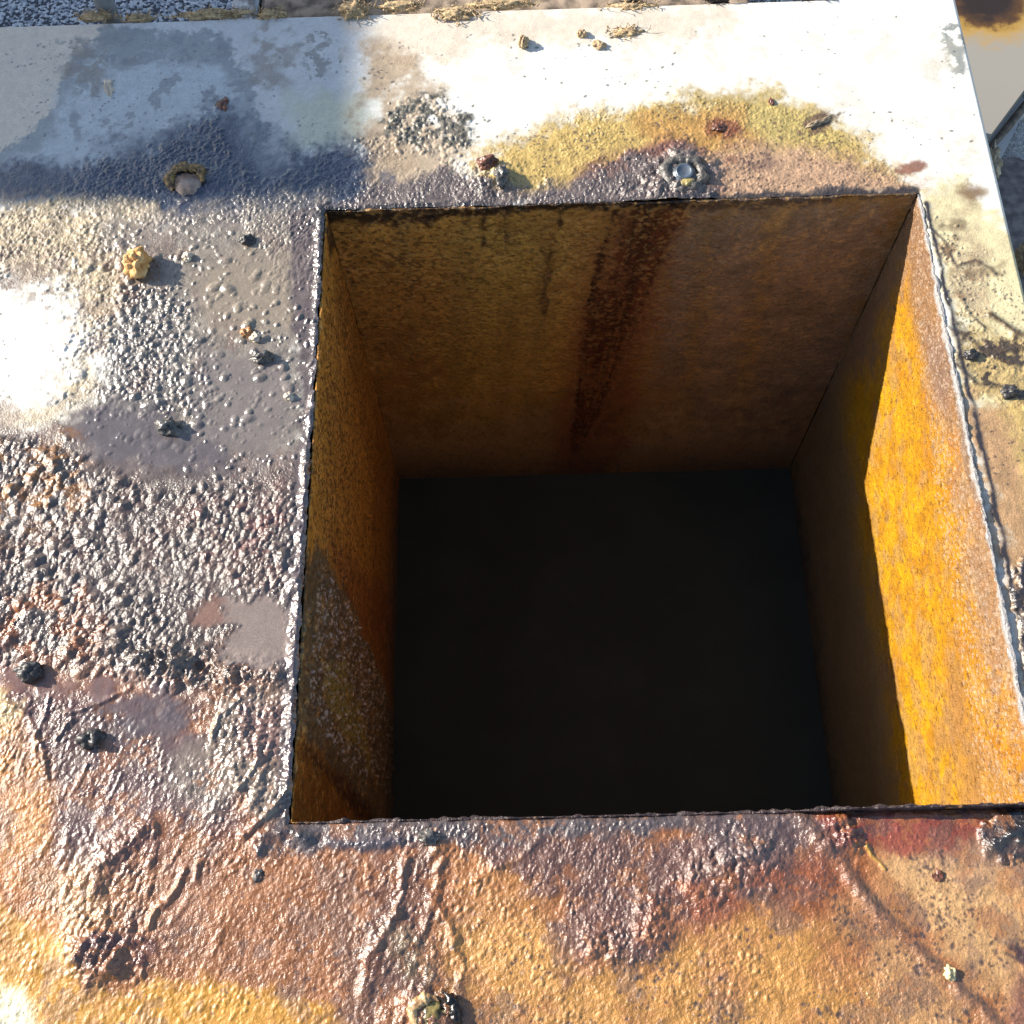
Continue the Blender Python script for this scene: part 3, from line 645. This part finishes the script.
wall_specks(lw, [(320,560),(345,600),(390,700),(398,800),(340,760),(305,700)], 1500, .0005, .0017, (.60,.50,.42), .85, 1.8, bump=.0008)
pits(lw, 1.3, .8, .05, (.10,.045,.014), .8, .8)
pits(lw, 1, 1, .2, (.70,.36,.09), .4, .8)
wall_specks(lw, [(332,215),(395,480),(396,700),(330,560),(312,480)], 6500, .0005, .0013, (.06,.028,.010), .85, 2.6, math.radians(75), bump=-.0003)
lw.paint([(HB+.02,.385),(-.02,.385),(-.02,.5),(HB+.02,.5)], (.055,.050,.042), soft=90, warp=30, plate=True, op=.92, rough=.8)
lw.col *= (1+.30*lw.w2+.16*lw.w3+.18*lw.w1)[..., None]
wall_relief(lw, 9000, .0005)
riml = .0009+.0016*fbm(ay, ay*0, .008, 4, 6)
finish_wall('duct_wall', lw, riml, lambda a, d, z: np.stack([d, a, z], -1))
# ---- front wall (y = 0): only its lip shows
fw_ = Sheet(ax, np.concatenate([np.arange(0, .02, wall_step), np.arange(.02, LD, .004), [LD]]), lambda u, v: np.array([1, -1])*plane_pt(u, v, 1, 0.0)[[0, 2]], (.40,.19,.04), .4, .8)
fw_.paint([(0,-.01),(HA,-.01),(HA,.004),(0,.004)], S(92,80,80), soft=3, warp=4, plate=True, rough=.22)
fw_.h += .0006*fw_.w1+.0005*fw_.w2+(.0014*fw_.w2+.0013*fw_.w3)*np.exp(-fw_.B/.005)
rimf = .0012 + .0090*sstep(.250, .31, ax) + .0020*fbm(ax, ax*0, .009, 4, 3)
finish_wall('duct_wall', fw_, rimf, lambda a, d, z: np.stack([a, d, z], -1))

# ---- duct bottom: flat black sheet across the foot of the walls
M_bottom = plain('flat_black', (.047,.052,.043), .95, 14, .10, .1, .002, spec=.05)
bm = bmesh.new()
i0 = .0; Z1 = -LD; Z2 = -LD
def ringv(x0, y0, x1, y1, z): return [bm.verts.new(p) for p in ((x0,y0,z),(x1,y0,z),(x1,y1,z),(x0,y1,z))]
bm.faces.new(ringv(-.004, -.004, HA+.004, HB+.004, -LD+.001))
link('duct_floor', bm, M_bottom, duct, smooth=False)

_hh = W.h.copy()
def plate_z(x, y, r=.002):
    i0_, i1_ = np.searchsorted(xs, [x-r, x+r]); j0_, j1_ = np.searchsorted(ys, [y-r, y+r])
    b_ = _hh[max(j0_, 0):j1_+1, max(i0_, 0):i1_+1]
    return float(b_.mean()) if b_.size else .002
def PP(u, v, dz=0.0, r=.002):
    p_ = P0(u, v); z_ = plate_z(p_[0], p_[1], r); p_ = P0(u, v, z_)
    return np.array([p_[0], p_[1], z_+dz])
# ---- screw with collar of sealant, and two screw holes
M_seal = plain('grey_sealant_under_grease', (.12,.108,.095), .24, 420, .5, .8, .0015)
M_zinc = plain('zinc_screw_head', (.24,.27,.30), .32, 200, .25, .15, .0005, metal=.8)
M_yel = plain('yellow_grease', (.34,.27,.10), .25, 200, .3, .3)
c = PP(684, 173, -.0008, .006)
scr = bpy.data.objects.new('screw', None); COL.objects.link(scr); scr.parent = duct; scr.location = c; scr.rotation_euler = (.12, -.05, 0)
bm = bmesh.new()
prof = [(0, .0030), (.0036, .0031), (.0046, .0038), (.0052, .0040), (.0057, .0037), (.0060, .0028), (.0063, .0020), (.0078, .0016), (.0080, .0004), (.0080, -.003)]
rings = []
for r, z in prof:
    if r == 0: rings.append([bm.verts.new((0, 0, z))]); continue
    rings.append([bm.verts.new((r*math.cos(2*math.pi*k/28), r*math.sin(2*math.pi*k/28), z)) for k in range(28)])
for k in range(28): bm.faces.new((rings[0][0], rings[1][k], rings[1][(k+1) % 28]))
for a, b in zip(rings[1:], rings[2:]):
    for k in range(28): bm.faces.new((a[k], b[k], b[(k+1) % 28], a[(k+1) % 28]))
bmesh.ops.recalc_face_normals(bm, faces=bm.faces)
link('screw_head', bm, M_zinc, scr)
def collar(bm, R, r, seed, a0=0, a1=2*math.pi, n=60, m=12, amp=.4):
    rings = []
    closed = abs(a1-a0-2*math.pi) < 1e-6
    for i in range(n + (0 if closed else 1)):
        t = a0+(a1-a0)*i/n; q = Vector((math.cos(t)*1.7+seed, math.sin(t)*1.7, seed*.7))
        RR = R*(1+amp*.35*mnoise.noise(q)); rr = r*(1+amp*mnoise.noise(q*1.3)+amp*.7*mnoise.noise(q*3.1))
        if not closed: rr *= min(1, .25+4*min(i/n, 1-i/n))
        rings.append([bm.verts.new(((RR+rr*math.cos(s))*math.cos(t), (RR+rr*math.cos(s))*math.sin(t), rr*.8*math.sin(s))) for s in [2*math.pi*k/m for k in range(m)]])
    for i in range(len(rings)-(0 if closed else 1)):
        a, b = rings[i], rings[(i+1) % len(rings)]
        for k in range(m): bm.faces.new((a[k], b[k], b[(k+1) % m], a[(k+1) % m]))
    bmesh.ops.recalc_face_normals(bm, faces=bm.faces)
    for v in bm.verts: v.co *= 1 + .10*mnoise.noise(v.co*420) + .06*mnoise.noise(v.co*900)
    return bm
link('sealant', collar(bmesh.new(), .0116, .0036, 3.3, amp=.55), M_seal, scr)
link('grease_smear', lump_bm(.005, .0035, .0022, 4.2, .3), M_yel, scr, loc=(.002, -.0085, .001))
# open screw hole in the dark grease
M_rust = plain('brown_rust_crust', (.26,.16,.055), .5, 300, .5, .6, .0015, c2=(.06,.035,.015))
M_pool = plain('pinkish_grease_pool', (.36,.26,.20), .16, 160, .35, .1)
c = PP(186, 181, .0007, .006)
hol = bpy.data.objects.new('screw_hole', None); COL.objects.link(hol); hol.parent = duct; hol.location = c
link('rust_ring', collar(bmesh.new(), .0118, .0034, 7.7, math.radians(-10), math.radians(225), amp=.55), M_rust, hol)
link('rust_ring', collar(bmesh.new(), .0095, .0020, 9.1, math.radians(30), math.radians(180), n=30, amp=.8), M_rust, hol, loc=(-.001, .001, .0015))
bm = bmesh.new(); t_ = [2*math.pi*k/40 for k in range(40)]
ctr = bm.verts.new((0, -.001, .0008)); rr = [bm.verts.new(((.0092+.0030*mnoise.noise(Vector((math.cos(a)*2, math.sin(a)*2, 3))))*math.cos(a)+.001, (.0084+.0030*mnoise.noise(Vector((math.cos(a)*2, math.sin(a)*2, 8))))*math.sin(a)-.002, 0)) for a in t_]
rb = [bm.verts.new((v.co.x*1.06, v.co.y*1.06, -.004)) for v in rr]
for k in range(40):
    bm.faces.new((ctr, rr[k], rr[(k+1) % 40])); bm.faces.new((rr[k], rb[k], rb[(k+1) % 40], rr[(k+1) % 40]))
bmesh.ops.recalc_face_normals(bm, faces=bm.faces)
link('grease_pool', bm, M_pool, hol)
# second screw hole by the near edge
M_black = plain('black_tar', (.012,.011,.011), .22, 300, .3, .6, .0015)
c = PP(431, 1016, -.0004, .006)
ho2 = bpy.data.objects.new('screw_hole', None); COL.objects.link(ho2); ho2.parent = duct; ho2.location = c
link('rust_ring', collar(bmesh.new(), .0088, .0026, 2.7, math.radians(60), math.radians(330), amp=.5), plain('pale_crust', (.50,.34,.17), .35, 260, .5, .8, .0014, c2=(.20,.10,.04)), ho2)
link('tar_crescent', collar(bmesh.new(), .0112, .0024, 5.7, math.radians(-30), math.radians(70), n=30, amp=.5), M_black, ho2, loc=(.0015, 0, 0))
link('grease_pool', lump_bm(.0070, .0075, .0022, 6.6, .4, 2.4), plain('olive_grease', (.22,.17,.06), .3, 260, .6, .6, .0012, c2=(.05,.04,.02)), ho2, loc=(0, 0, -.0018))

# ================================================================== LOOSE LUMPS AND CRUMBS ON THE PLATE
M_foam = plain('yellow_foam', (.72,.46,.20), .8, 220, .25, .8, .0015, c2=(.55,.27,.08))
M_tarlump = plain('shiny_black_grease', (.050,.046,.046), .36, 240, .4, .7, .0015)
M_brown = plain('red_brown_grease', (.16,.065,.04), .25, 240, .5, .7, .0015)
M_tan = plain('tan_crumb', (.46,.33,.19), .85, 260, .35, .8, .0015)
M_grey = plain('grey_grease', (.13,.12,.11), .22, 240, .5, .7, .0015)
M_flake = plain('pale_paint_flake', (.60,.50,.38), .6, 200, .3, .4)
M_orange = plain('orange_grease', (.42,.20,.07), .3, 260, .4, .6)
def lump(name, u, v, rx, ry, rz, mat, label, cat, seed, z=.0020, rough=.35, rot=0, freq=1.6, group=None):
    o = link(name, lump_bm(rx*.00058, ry*.00058, rz*.9, seed, rough*1.35, freq), mat, loc=(P0(u, v, z) if z < -.01 else PP(u, v, -.0009)))
    o.rotation_euler = (0, 0, rot)
    return tag(o, label, cat, group)
lump('foam_crumb', 139, 268, 13, 15, .0115, M_foam, 'bright yellow-orange foam crumb on the grey film below the open screw hole', 'crumb', 1.3, rough=.4, freq=2.0)
lump('grease_lump', 92, 739, 11, 10, .0055, M_tarlump, 'lone shiny black lump on the smooth purple film at lower left', 'lump', 2.2)
lump('grease_lump', 30, 673, 13, 10, .0055, M_tarlump, 'black lump where the pebbly crust ends above a pinkish film, far left', 'lump', 3.4)
lump('grease_lump', 170, 428, 12, 9, .0065, M_grey, 'biggest grey lump on the smooth dark film halfway down the left side', 'lump', 4.4, rough=.5)
lump('grease_lump', 258, 875, 6, 6, .0012, M_tarlump, 'small flat black dot on the orange skin below the near left hole corner', 'lump', 5.1)
lump('grease_lump', 429, 838, 9, 7, .0045, M_grey, 'grey nodule with a light top on the near rim of the hole', 'lump', 6.9)
lump('grease_lump', 487, 164, 11, 10, .0062, M_brown, 'reddish brown lump on the far rim, left of the screw', 'lump', 7.3)
lump('grease_lump', 502, 176, 8, 13, .0058, M_grey, 'dark grey lump touching the reddish brown one on the far rim', 'lump', 8.8)
lump('grease_lump', 719, 128, 9, 6, .0028, M_brown, 'dark rust-rimmed spot in the yellow stain right of the screw', 'lump', 9.2)
lump('grease_lump', 771, 102, 3.4, 5, .0022, M_brown, 'tiny rust-red drop at the top of the olive-yellow stain', 'lump', 10.7)
lump('grease_lump', 1009, 392, 9, 7, .0045, M_tarlump, 'larger black lump alone on the tan right flange', 'lump', 11.4)
lump('grease_lump', 970, 356, 8, 6, .0045, M_tarlump, 'black lump close against the right rim of the hole in the dirty patch', 'lump', 12.1)
lump('grease_lump', 263, 358, 12, 7, .0055, M_grey, 'grey lump with pointed shadow near the left rim of the hole', 'lump', 13.6, rough=.5)
lump('grease_lump', 248, 241, 9, 6, .0042, M_tarlump, 'black oval lump in the silvery ribbed patch near the far left hole corner', 'lump', 14.9)
lump('orange_nodule', 247, 333, 7, 6, .0036, M_orange, 'small orange nodule beside a pale one on the grey film', 'crumb', 15.4)
lump('pale_nodule', 256, 338, 6, 6, .0036, M_flake, 'pale nodule touching the small orange one on the grey film', 'crumb', 16.4)
lump('pale_nodule', 289, 397, 5, 5, .0034, M_flake, 'cream nodule next to the left rim above the bead', 'crumb', 17.4)
lump('pale_nodule', 188, 257, 6, 6, .0036, M_flake, 'cream nodule right of the yellow-orange crumb', 'crumb', 18.4)
lump('paint_flake', 109, 87, 6, 14, .0020, M_flake, 'curled cream paint flake on the shaded grey stain, upper left', 'flake', 19.2, rot=.35)
lump('rust_flake', 223, 104, 8, 10, .0020, M_brown, 'brown rust flake at the top of the dark blue grease, upper left', 'flake', 20.3)
lump('pebble', 523, 44, 6, 9, .0062, M_tan, 'upright tan pebble with a shadow on the white far strip', 'pebble', 21.1)
lump('pebble', 582, 35, 6, 5, .0040, M_tan, 'small tan pebble right of the upright one on the white far strip', 'pebble', 22.1)
lump('pebble', 599, 46, 8, 6, .0034, M_tan, 'low sandy pebble nearest the hole of the three on the white far strip', 'pebble', 23.1)
lump('tan_flake', 818, 123, 17, 4, .0022, plain('dirt_flake', (.30,.23,.15), .7, 240, .5, .6), 'long dirt flake at the right end of the yellow stain', 'flake', 24.2, rot=.45, rough=.5)
lump('pale_crumb', 949, 973, 5, 6, .0034, plain('cream_crumb', (.70,.58,.30), .6, 240, .2, .4), 'cream crumb lying on the diagonal seam near the bottom right', 'crumb', 25.5)
lump('rust_flake', 938, 876, 5, 6, .0016, M_brown, 'dark brown flake right of the seam below the near rim', 'flake', 26.5)
# lint and straw-coloured fluff along the far edge
def lint(u, v, w, dpt, hgt, n, mat, label, seed, z=.001):
    bm = lump_bm(w*.0004, dpt*.0004, hgt*.7, seed, .55, 2.2)
    r2 = np.random.default_rng(int(seed*10))
    for k in range(n):
        a = r2.uniform(0, 2*math.pi); q = r2.random()**.5
        p = Vector((math.cos(a)*q*w*.0006, math.sin(a)*q*dpt*.0006, r2.uniform(0, hgt*.7)))
        d = Vector((r2.normal(), r2.normal(), abs(r2.normal())*.7)).normalized()*r2.uniform(.003, .007)
        s = Vector((r2.normal(), r2.normal(), r2.normal()))*.0012
        tube_bm(bm, [p, p+d*.5+s, p+d], [.00045, .00035, .0001], 4)
    return tag(link('lint_clump', bm, mat, loc=P0(u, v, z)), label, 'lint', 'clumps of lint along the far edge')
M_lint = plain('straw_lint', (.50,.36,.20), .95, 400, .4, .6, .001)
M_dlint = plain('dark_lint', (.05,.04,.032), .9, 400, .4, .6, .001)
lint(354, 13, 24, 16, .008, 70, M_lint, 'round tan fluff clump casting an oval shadow at the far edge', 1.7)
lint(455, 16, 34, 14, .005, 70, M_dlint if False else M_lint, 'second tan lint clump from the left along the far edge', 2.7)
lint(400, 8, 40, 10, .005, 60, M_lint, 'thin tan lint strip just right of the round fluff clump', 3.7, z=0)
lint(500, 6, 50, 9, .004, 60, M_lint, 'long tan lint strip above the upright pebble', 4.7, z=0)
lint(630, 8, 40, 9, .003, 50, M_lint, 'flat tan lint strip above the two small pebbles', 5.7, z=0)
lint(628, 33, 26, 10, .003, 40, M_lint, 'sparse fluff with a long fibre on the white far strip', 6.7)
lint(716, 0, 22, 10, .009, 60, M_dlint, 'dark brown lint tuft throwing a shadow at the far edge', 7.7, z=.0)
lint(632, 0, 16, 8, .004, 40, M_dlint, 'small dark lint tuft left of the larger dark tuft', 8.7, z=.0)
lint(812, -4, 34, 10, .008, 70, M_dlint, 'rightmost dark lint tuft at the far edge', 9.7, z=.0)
lint(95, 18, 30, 9, .004, 50, M_lint, 'beige fluff at the far edge beside the grey pipe', 10.7, z=0)
lint(140, 20, 24, 8, .004, 40, M_lint, 'beige fluff right of the grey pipe foot', 11.7, z=0)
lint(215, 16, 60, 10, .005, 80, M_lint, 'long beige fluff along the shaded far edge', 12.7, z=0)
lint(272, 17, 26, 9, .005, 40, M_lint, 'dusty fluff at the end of the brown board', 13.7, z=0)

# ================================================================== AROUND IT
ZR = -.30
# roof, with the opening the duct passes through
def granules(name, c1, c2, c3, scale):
    m, nt, b = nmat(name)
    tc = nt.nodes.new('ShaderNodeTexCoord')
    vo = nt.nodes.new('ShaderNodeTexVoronoi'); vo.inputs['Scale'].default_value = scale
    L(nt, tc.outputs['Object'], vo.inputs['Vector'])
    sx = nt.nodes.new('ShaderNodeSeparateColor'); L(nt, vo.outputs['Color'], sx.inputs[0])
    cr = nt.nodes.new('ShaderNodeValToRGB'); cr.color_ramp.interpolation = 'CONSTANT'
    e = cr.color_ramp.elements; e[0].color = (*c1, 1); e[1].color = (*c2, 1); e[1].position = .4
    x = e.new(.72); x.color = (*c3, 1)
    L(nt, sx.outputs[0], cr.inputs['Fac']); L(nt, cr.outputs['Color'], b.inputs['Base Color'])
    bp = nt.nodes.new('ShaderNodeBump'); bp.inputs['Strength'].default_value = .8; bp.inputs['Distance'].default_value = .002; bp.invert = True
    L(nt, vo.outputs['Distance'], bp.inputs['Height']); L(nt, bp.outputs['Normal'], b.inputs['Normal'])
    b.inputs['Roughness'].default_value = .8
    return m
M_roof = granules('slate_granules', (.045,.055,.075), (.30,.33,.38), (.55,.57,.60), 330)
bm = bmesh.new()
for lo, hi in (((-6,-6),(-.40,6)), ((.43,-6),(6,6)), ((-.40,-6),(.43,-.22)), ((-.40,.55),(.43,6))):
    bm.faces.new([bm.verts.new((x, y, ZR)) for x, y in ((lo[0],lo[1]),(hi[0],lo[1]),(hi[0],hi[1]),(lo[0],hi[1]))])
tag(link('roof', bm, M_roof, smooth=False), kind='structure')
# curb under the plate
M_curb = plain('galvanised_curb', (.42,.40,.37), .5, 40, .2, .1)
bm = bmesh.new()
for lo, hi in (((-.41,-.235),(.44,-.22)), ((-.41,.555),(.44,.57)), ((-.41,-.2198),(-.395,.5548)), ((.425,-.2198),(.44,.5548))):
    box_bm(bm, (*lo, ZR+.001), (*hi, -.006))
tag(link('roof_curb', bm, M_curb, smooth=False), 'galvanised box curb on the roof carrying the stained flange plate', 'curb')
# grey pipe behind the far edge
bm = bmesh.new(); q = P0(107, 16, 0)
q = np.array([q[0]-.004, .604])
tube_bm(bm, [(q[0], q[1], ZR), (q[0]+.001, q[1], -.05), (q[0]+.001, q[1]+.001, .02), (q[0]+.001, q[1]+.002, .075)], .0072, 20)
tag(link('conduit_pipe', bm, plain('grey_paint', (.22,.23,.24), .45, 90, .2, .1), smooth=True), 'upright grey conduit pipe behind the far left edge of the plate', 'pipe')
# weathered board behind the far edge
M_board = plain('weathered_board', (.30,.225,.16), .85, 90, .5, .6, .002, c2=(.10,.075,.055))
a = P0(264, 0, -.02); b = P0(960, 0, -.02)
bm = bmesh.new(); box_bm(bm, (a[0], .5905, -.06), (b[0]-.16, .72, -.012), .003)
tag(link('weathered_board', bm, M_board, smooth=False), 'brown weathered board lying just behind the far edge of the plate', 'board')
bm = bmesh.new(); box_bm(bm, (a[0]-.022, .5905, -.06), (a[0]-.002, .72, -.010), .003)
tag(link('white_batten', bm, plain('chipped_white_paint', (.55,.53,.50), .6, 160, .3, .5, .001, c2=(.2,.18,.16)), smooth=False), 'chipped whitish batten at the left end of the brown board', 'batten')
# right: lower roof flashings beyond the plate edge
def PZ(pts, z): return [P0(u, v, z)[:2] for u, v in pts]
M_fl1 = None
def flashing_mat():
    m, nt, b = nmat('greasy_beige_flashing')
    tc = nt.nodes.new('ShaderNodeTexCoord')
    g = P0(985, 12, -.11)
    vm = nt.nodes.new('ShaderNodeVectorMath'); vm.operation = 'DISTANCE'; vm.inputs[1].default_value = (g[0], g[1]+.01, -.105)
    L(nt, tc.outputs['Object'], vm.inputs[0])
    n = nt.nodes.new('ShaderNodeTexNoise'); n.inputs['Scale'].default_value = 90; n.inputs['Detail'].default_value = 6; n.inputs['Roughness'].default_value = .65
    L(nt, tc.outputs['Object'], n.inputs['Vector'])
    ad = nt.nodes.new('ShaderNodeMath'); ad.operation = 'MULTIPLY_ADD'; ad.inputs[1].default_value = .035
    L(nt, n.outputs['Fac'], ad.inputs[0]); L(nt, vm.outputs['Value'], ad.inputs[2])
    cr = nt.nodes.new('ShaderNodeValToRGB'); e = cr.color_ramp.elements
    e[0].position = .036; e[0].color = (.022,.013,.008, 1); e[1].position = .075; e[1].color = (.27,.25,.215, 1)
    x = e.new(.048); x.color = (.10,.045,.012, 1); x = e.new(.056); x.color = (.38,.23,.05, 1)
    L(nt, ad.outputs[0], cr.inputs['Fac']); L(nt, cr.outputs['Color'], b.inputs['Base Color'])
    b.inputs['Roughness'].default_value = .45
    return m
bm = bmesh.new(); prism_bm(bm, PZ([(800,-80),(1130,-80),(1030,82),(978,152),(960,150),(940,60)], -.105), -.120, -.105)
tag(link('flashing_sheet', bm, flashing_mat(), smooth=False), 'beige flashing sheet with a dark oil stain beyond the far right edge', 'flashing')
M_fl2 = plain('grey_flashing', (.52,.49,.46), .5, 34, .1, .4, .0015, c2=(.10,.09,.085))
_e = M_fl2.node_tree.nodes['Color Ramp'].color_ramp.elements; _e[0].position = .30; _e[1].position = .44
bm = bmesh.new(); prism_bm(bm, PZ([(980,-60),(1160,-80),(1160,0),(1024,112),(984,194),(975,194),(955,100)], -.1222), -.135, -.1222)
sheet2 = link('flashing_sheet', bm, M_fl2, smooth=False)
_pts = [P0(u, v, -.1225) for u, v in ((1150,-70),(1040,84),(1010,126),(982,158),(972,170))]
bm = bmesh.new(); tube_bm(bm, [(p[0]+.0012*math.sin(i*2.1), p[1], p[2]) for i, p in enumerate(_pts)], [.003,.0028,.0036,.0026,.003], 8)
link('seam_sealant', bm, plain('brown_seam_sealant', (.17,.13,.09), .6, 200, .5, .6), sheet2)
bm = bmesh.new()
tag(sheet2, 'plain grey flashing sheet lapped under the oil-stained beige one', 'flashing')
M_mort = granules('pale_mineral_felt', (.36,.34,.32), (.50,.48,.45), (.62,.60,.57), 520)
bm = bmesh.new(); prism_bm(bm, PZ([(940,60),(1200,-60),(1220,260),(1060,260),(990,260),(950,80)], -.1372), -.155, -.1372)
tag(link('mineral_felt', bm, M_mort, smooth=False), 'pale gritty roofing felt below the two flashing sheets', 'roofing felt')
M_dark_felt = plain('dark_brown_felt', (.24,.19,.165), .5, 120, .45, .6, .0015)  # darker brown sheet lying on the pale felt
ptsd = [(985,176),(1000,160),(1012,156),(1024,160),(1060,172),(1250,330),(1250,700),(1100,700),(985,300)]
bm = bmesh.new(); prism_bm(bm, PZ(ptsd, -.1345), -.1375+.0005, -.1345)
tag(link('dark_brown_felt', bm, M_dark_felt, smooth=False), 'dark brown felt patch beside the right edge of the plate', 'roofing felt')
lump('foam_scrap', 990, 163, 9, 22, .012, plain('cream_foam', (.66,.54,.36), .85, 200, .3, .7), 'cream foam scrap under the right edge of the plate', 'scrap', 31.0, z=-.130, rough=.5)
lump('foam_scrap', 1020, 262, 7, 18, .012, M_tan, 'tan scrap at the frame edge beside the right flange', 'scrap', 32.0, z=-.130, rough=.5)

# unseen box added on the roof at far left to shade the plate corner
SUN = np.array([-.4, .124, .203]); SUN = SUN/np.linalg.norm(SUN)
hz = 1.0
cor = P0(372, 203, 0)
fx = cor[0] + SUN[0]/SUN[2]*hz; fy = cor[1] + SUN[1]/SUN[2]*hz
M_caster = plain('spun_aluminium', (.55,.55,.54), .4, 30, .1, .1, metal=.6)
caster = thing('shade_caster', 'unseen aluminium box added on the roof left of the plate to shade it', 'caster', (fx-.35, fy+.45, ZR))
bm = bmesh.new(); box_bm(bm, (-.30,-.40,.02), (.30,.50,hz-ZR-.06), .01); link('caster_body', bm, M_caster, caster, smooth=False)
bm = bmesh.new(); box_bm(bm, (-.35,-.45,hz-ZR-.058), (.35,.55,hz-ZR), .004); link('caster_lid', bm, M_caster, caster, smooth=False)
bm = bmesh.new(); box_bm(bm, (-.34,-.44,0), (.34,.54,.018), .004); link('caster_base', bm, M_caster, caster, smooth=False)

# ================================================================== LIGHT, SKY, CAMERA
el = math.asin(SUN[2]); az = math.atan2(SUN[0], SUN[1])
w = bpy.data.worlds.new('World'); SC.world = w; w.use_nodes = True
nt = w.node_tree; bg = nt.nodes['Background']
sk = nt.nodes.new('ShaderNodeTexSky'); sk.sky_type = 'NISHITA'; sk.sun_disc = False
sk.sun_elevation = el; sk.sun_rotation = az
nt.links.new(sk.outputs[0], bg.inputs[0]); bg.inputs[1].default_value = .10
ld = bpy.data.lights.new('sun', 'SUN'); ld.energy = 5.0; ld.angle = math.radians(.5); ld.color = (1, .93, .82)
so = bpy.data.objects.new('sun', ld); COL.objects.link(so)
so.rotation_euler = Vector(SUN).to_track_quat('Z', 'Y').to_euler()
cd = bpy.data.cameras.new('camera'); cd.sensor_width = 36; cd.sensor_fit = 'HORIZONTAL'; cd.lens = FPX/1024*36
cd.clip_start = .01; cd.clip_end = 100
cm = bpy.data.objects.new('camera', cd); COL.objects.link(cm); cm.location = CAM; cm.rotation_euler = (RX, RY, RZ)
SC.camera = cm
vs = SC.view_settings
vs.view_transform = 'Standard'; vs.look = 'None'; vs.exposure = 1.08; vs.gamma = 1.0; vs.use_curve_mapping = False
SC.cycles.max_bounces = 8; SC.cycles.diffuse_bounces = 5
SC.cycles.use_denoising = True
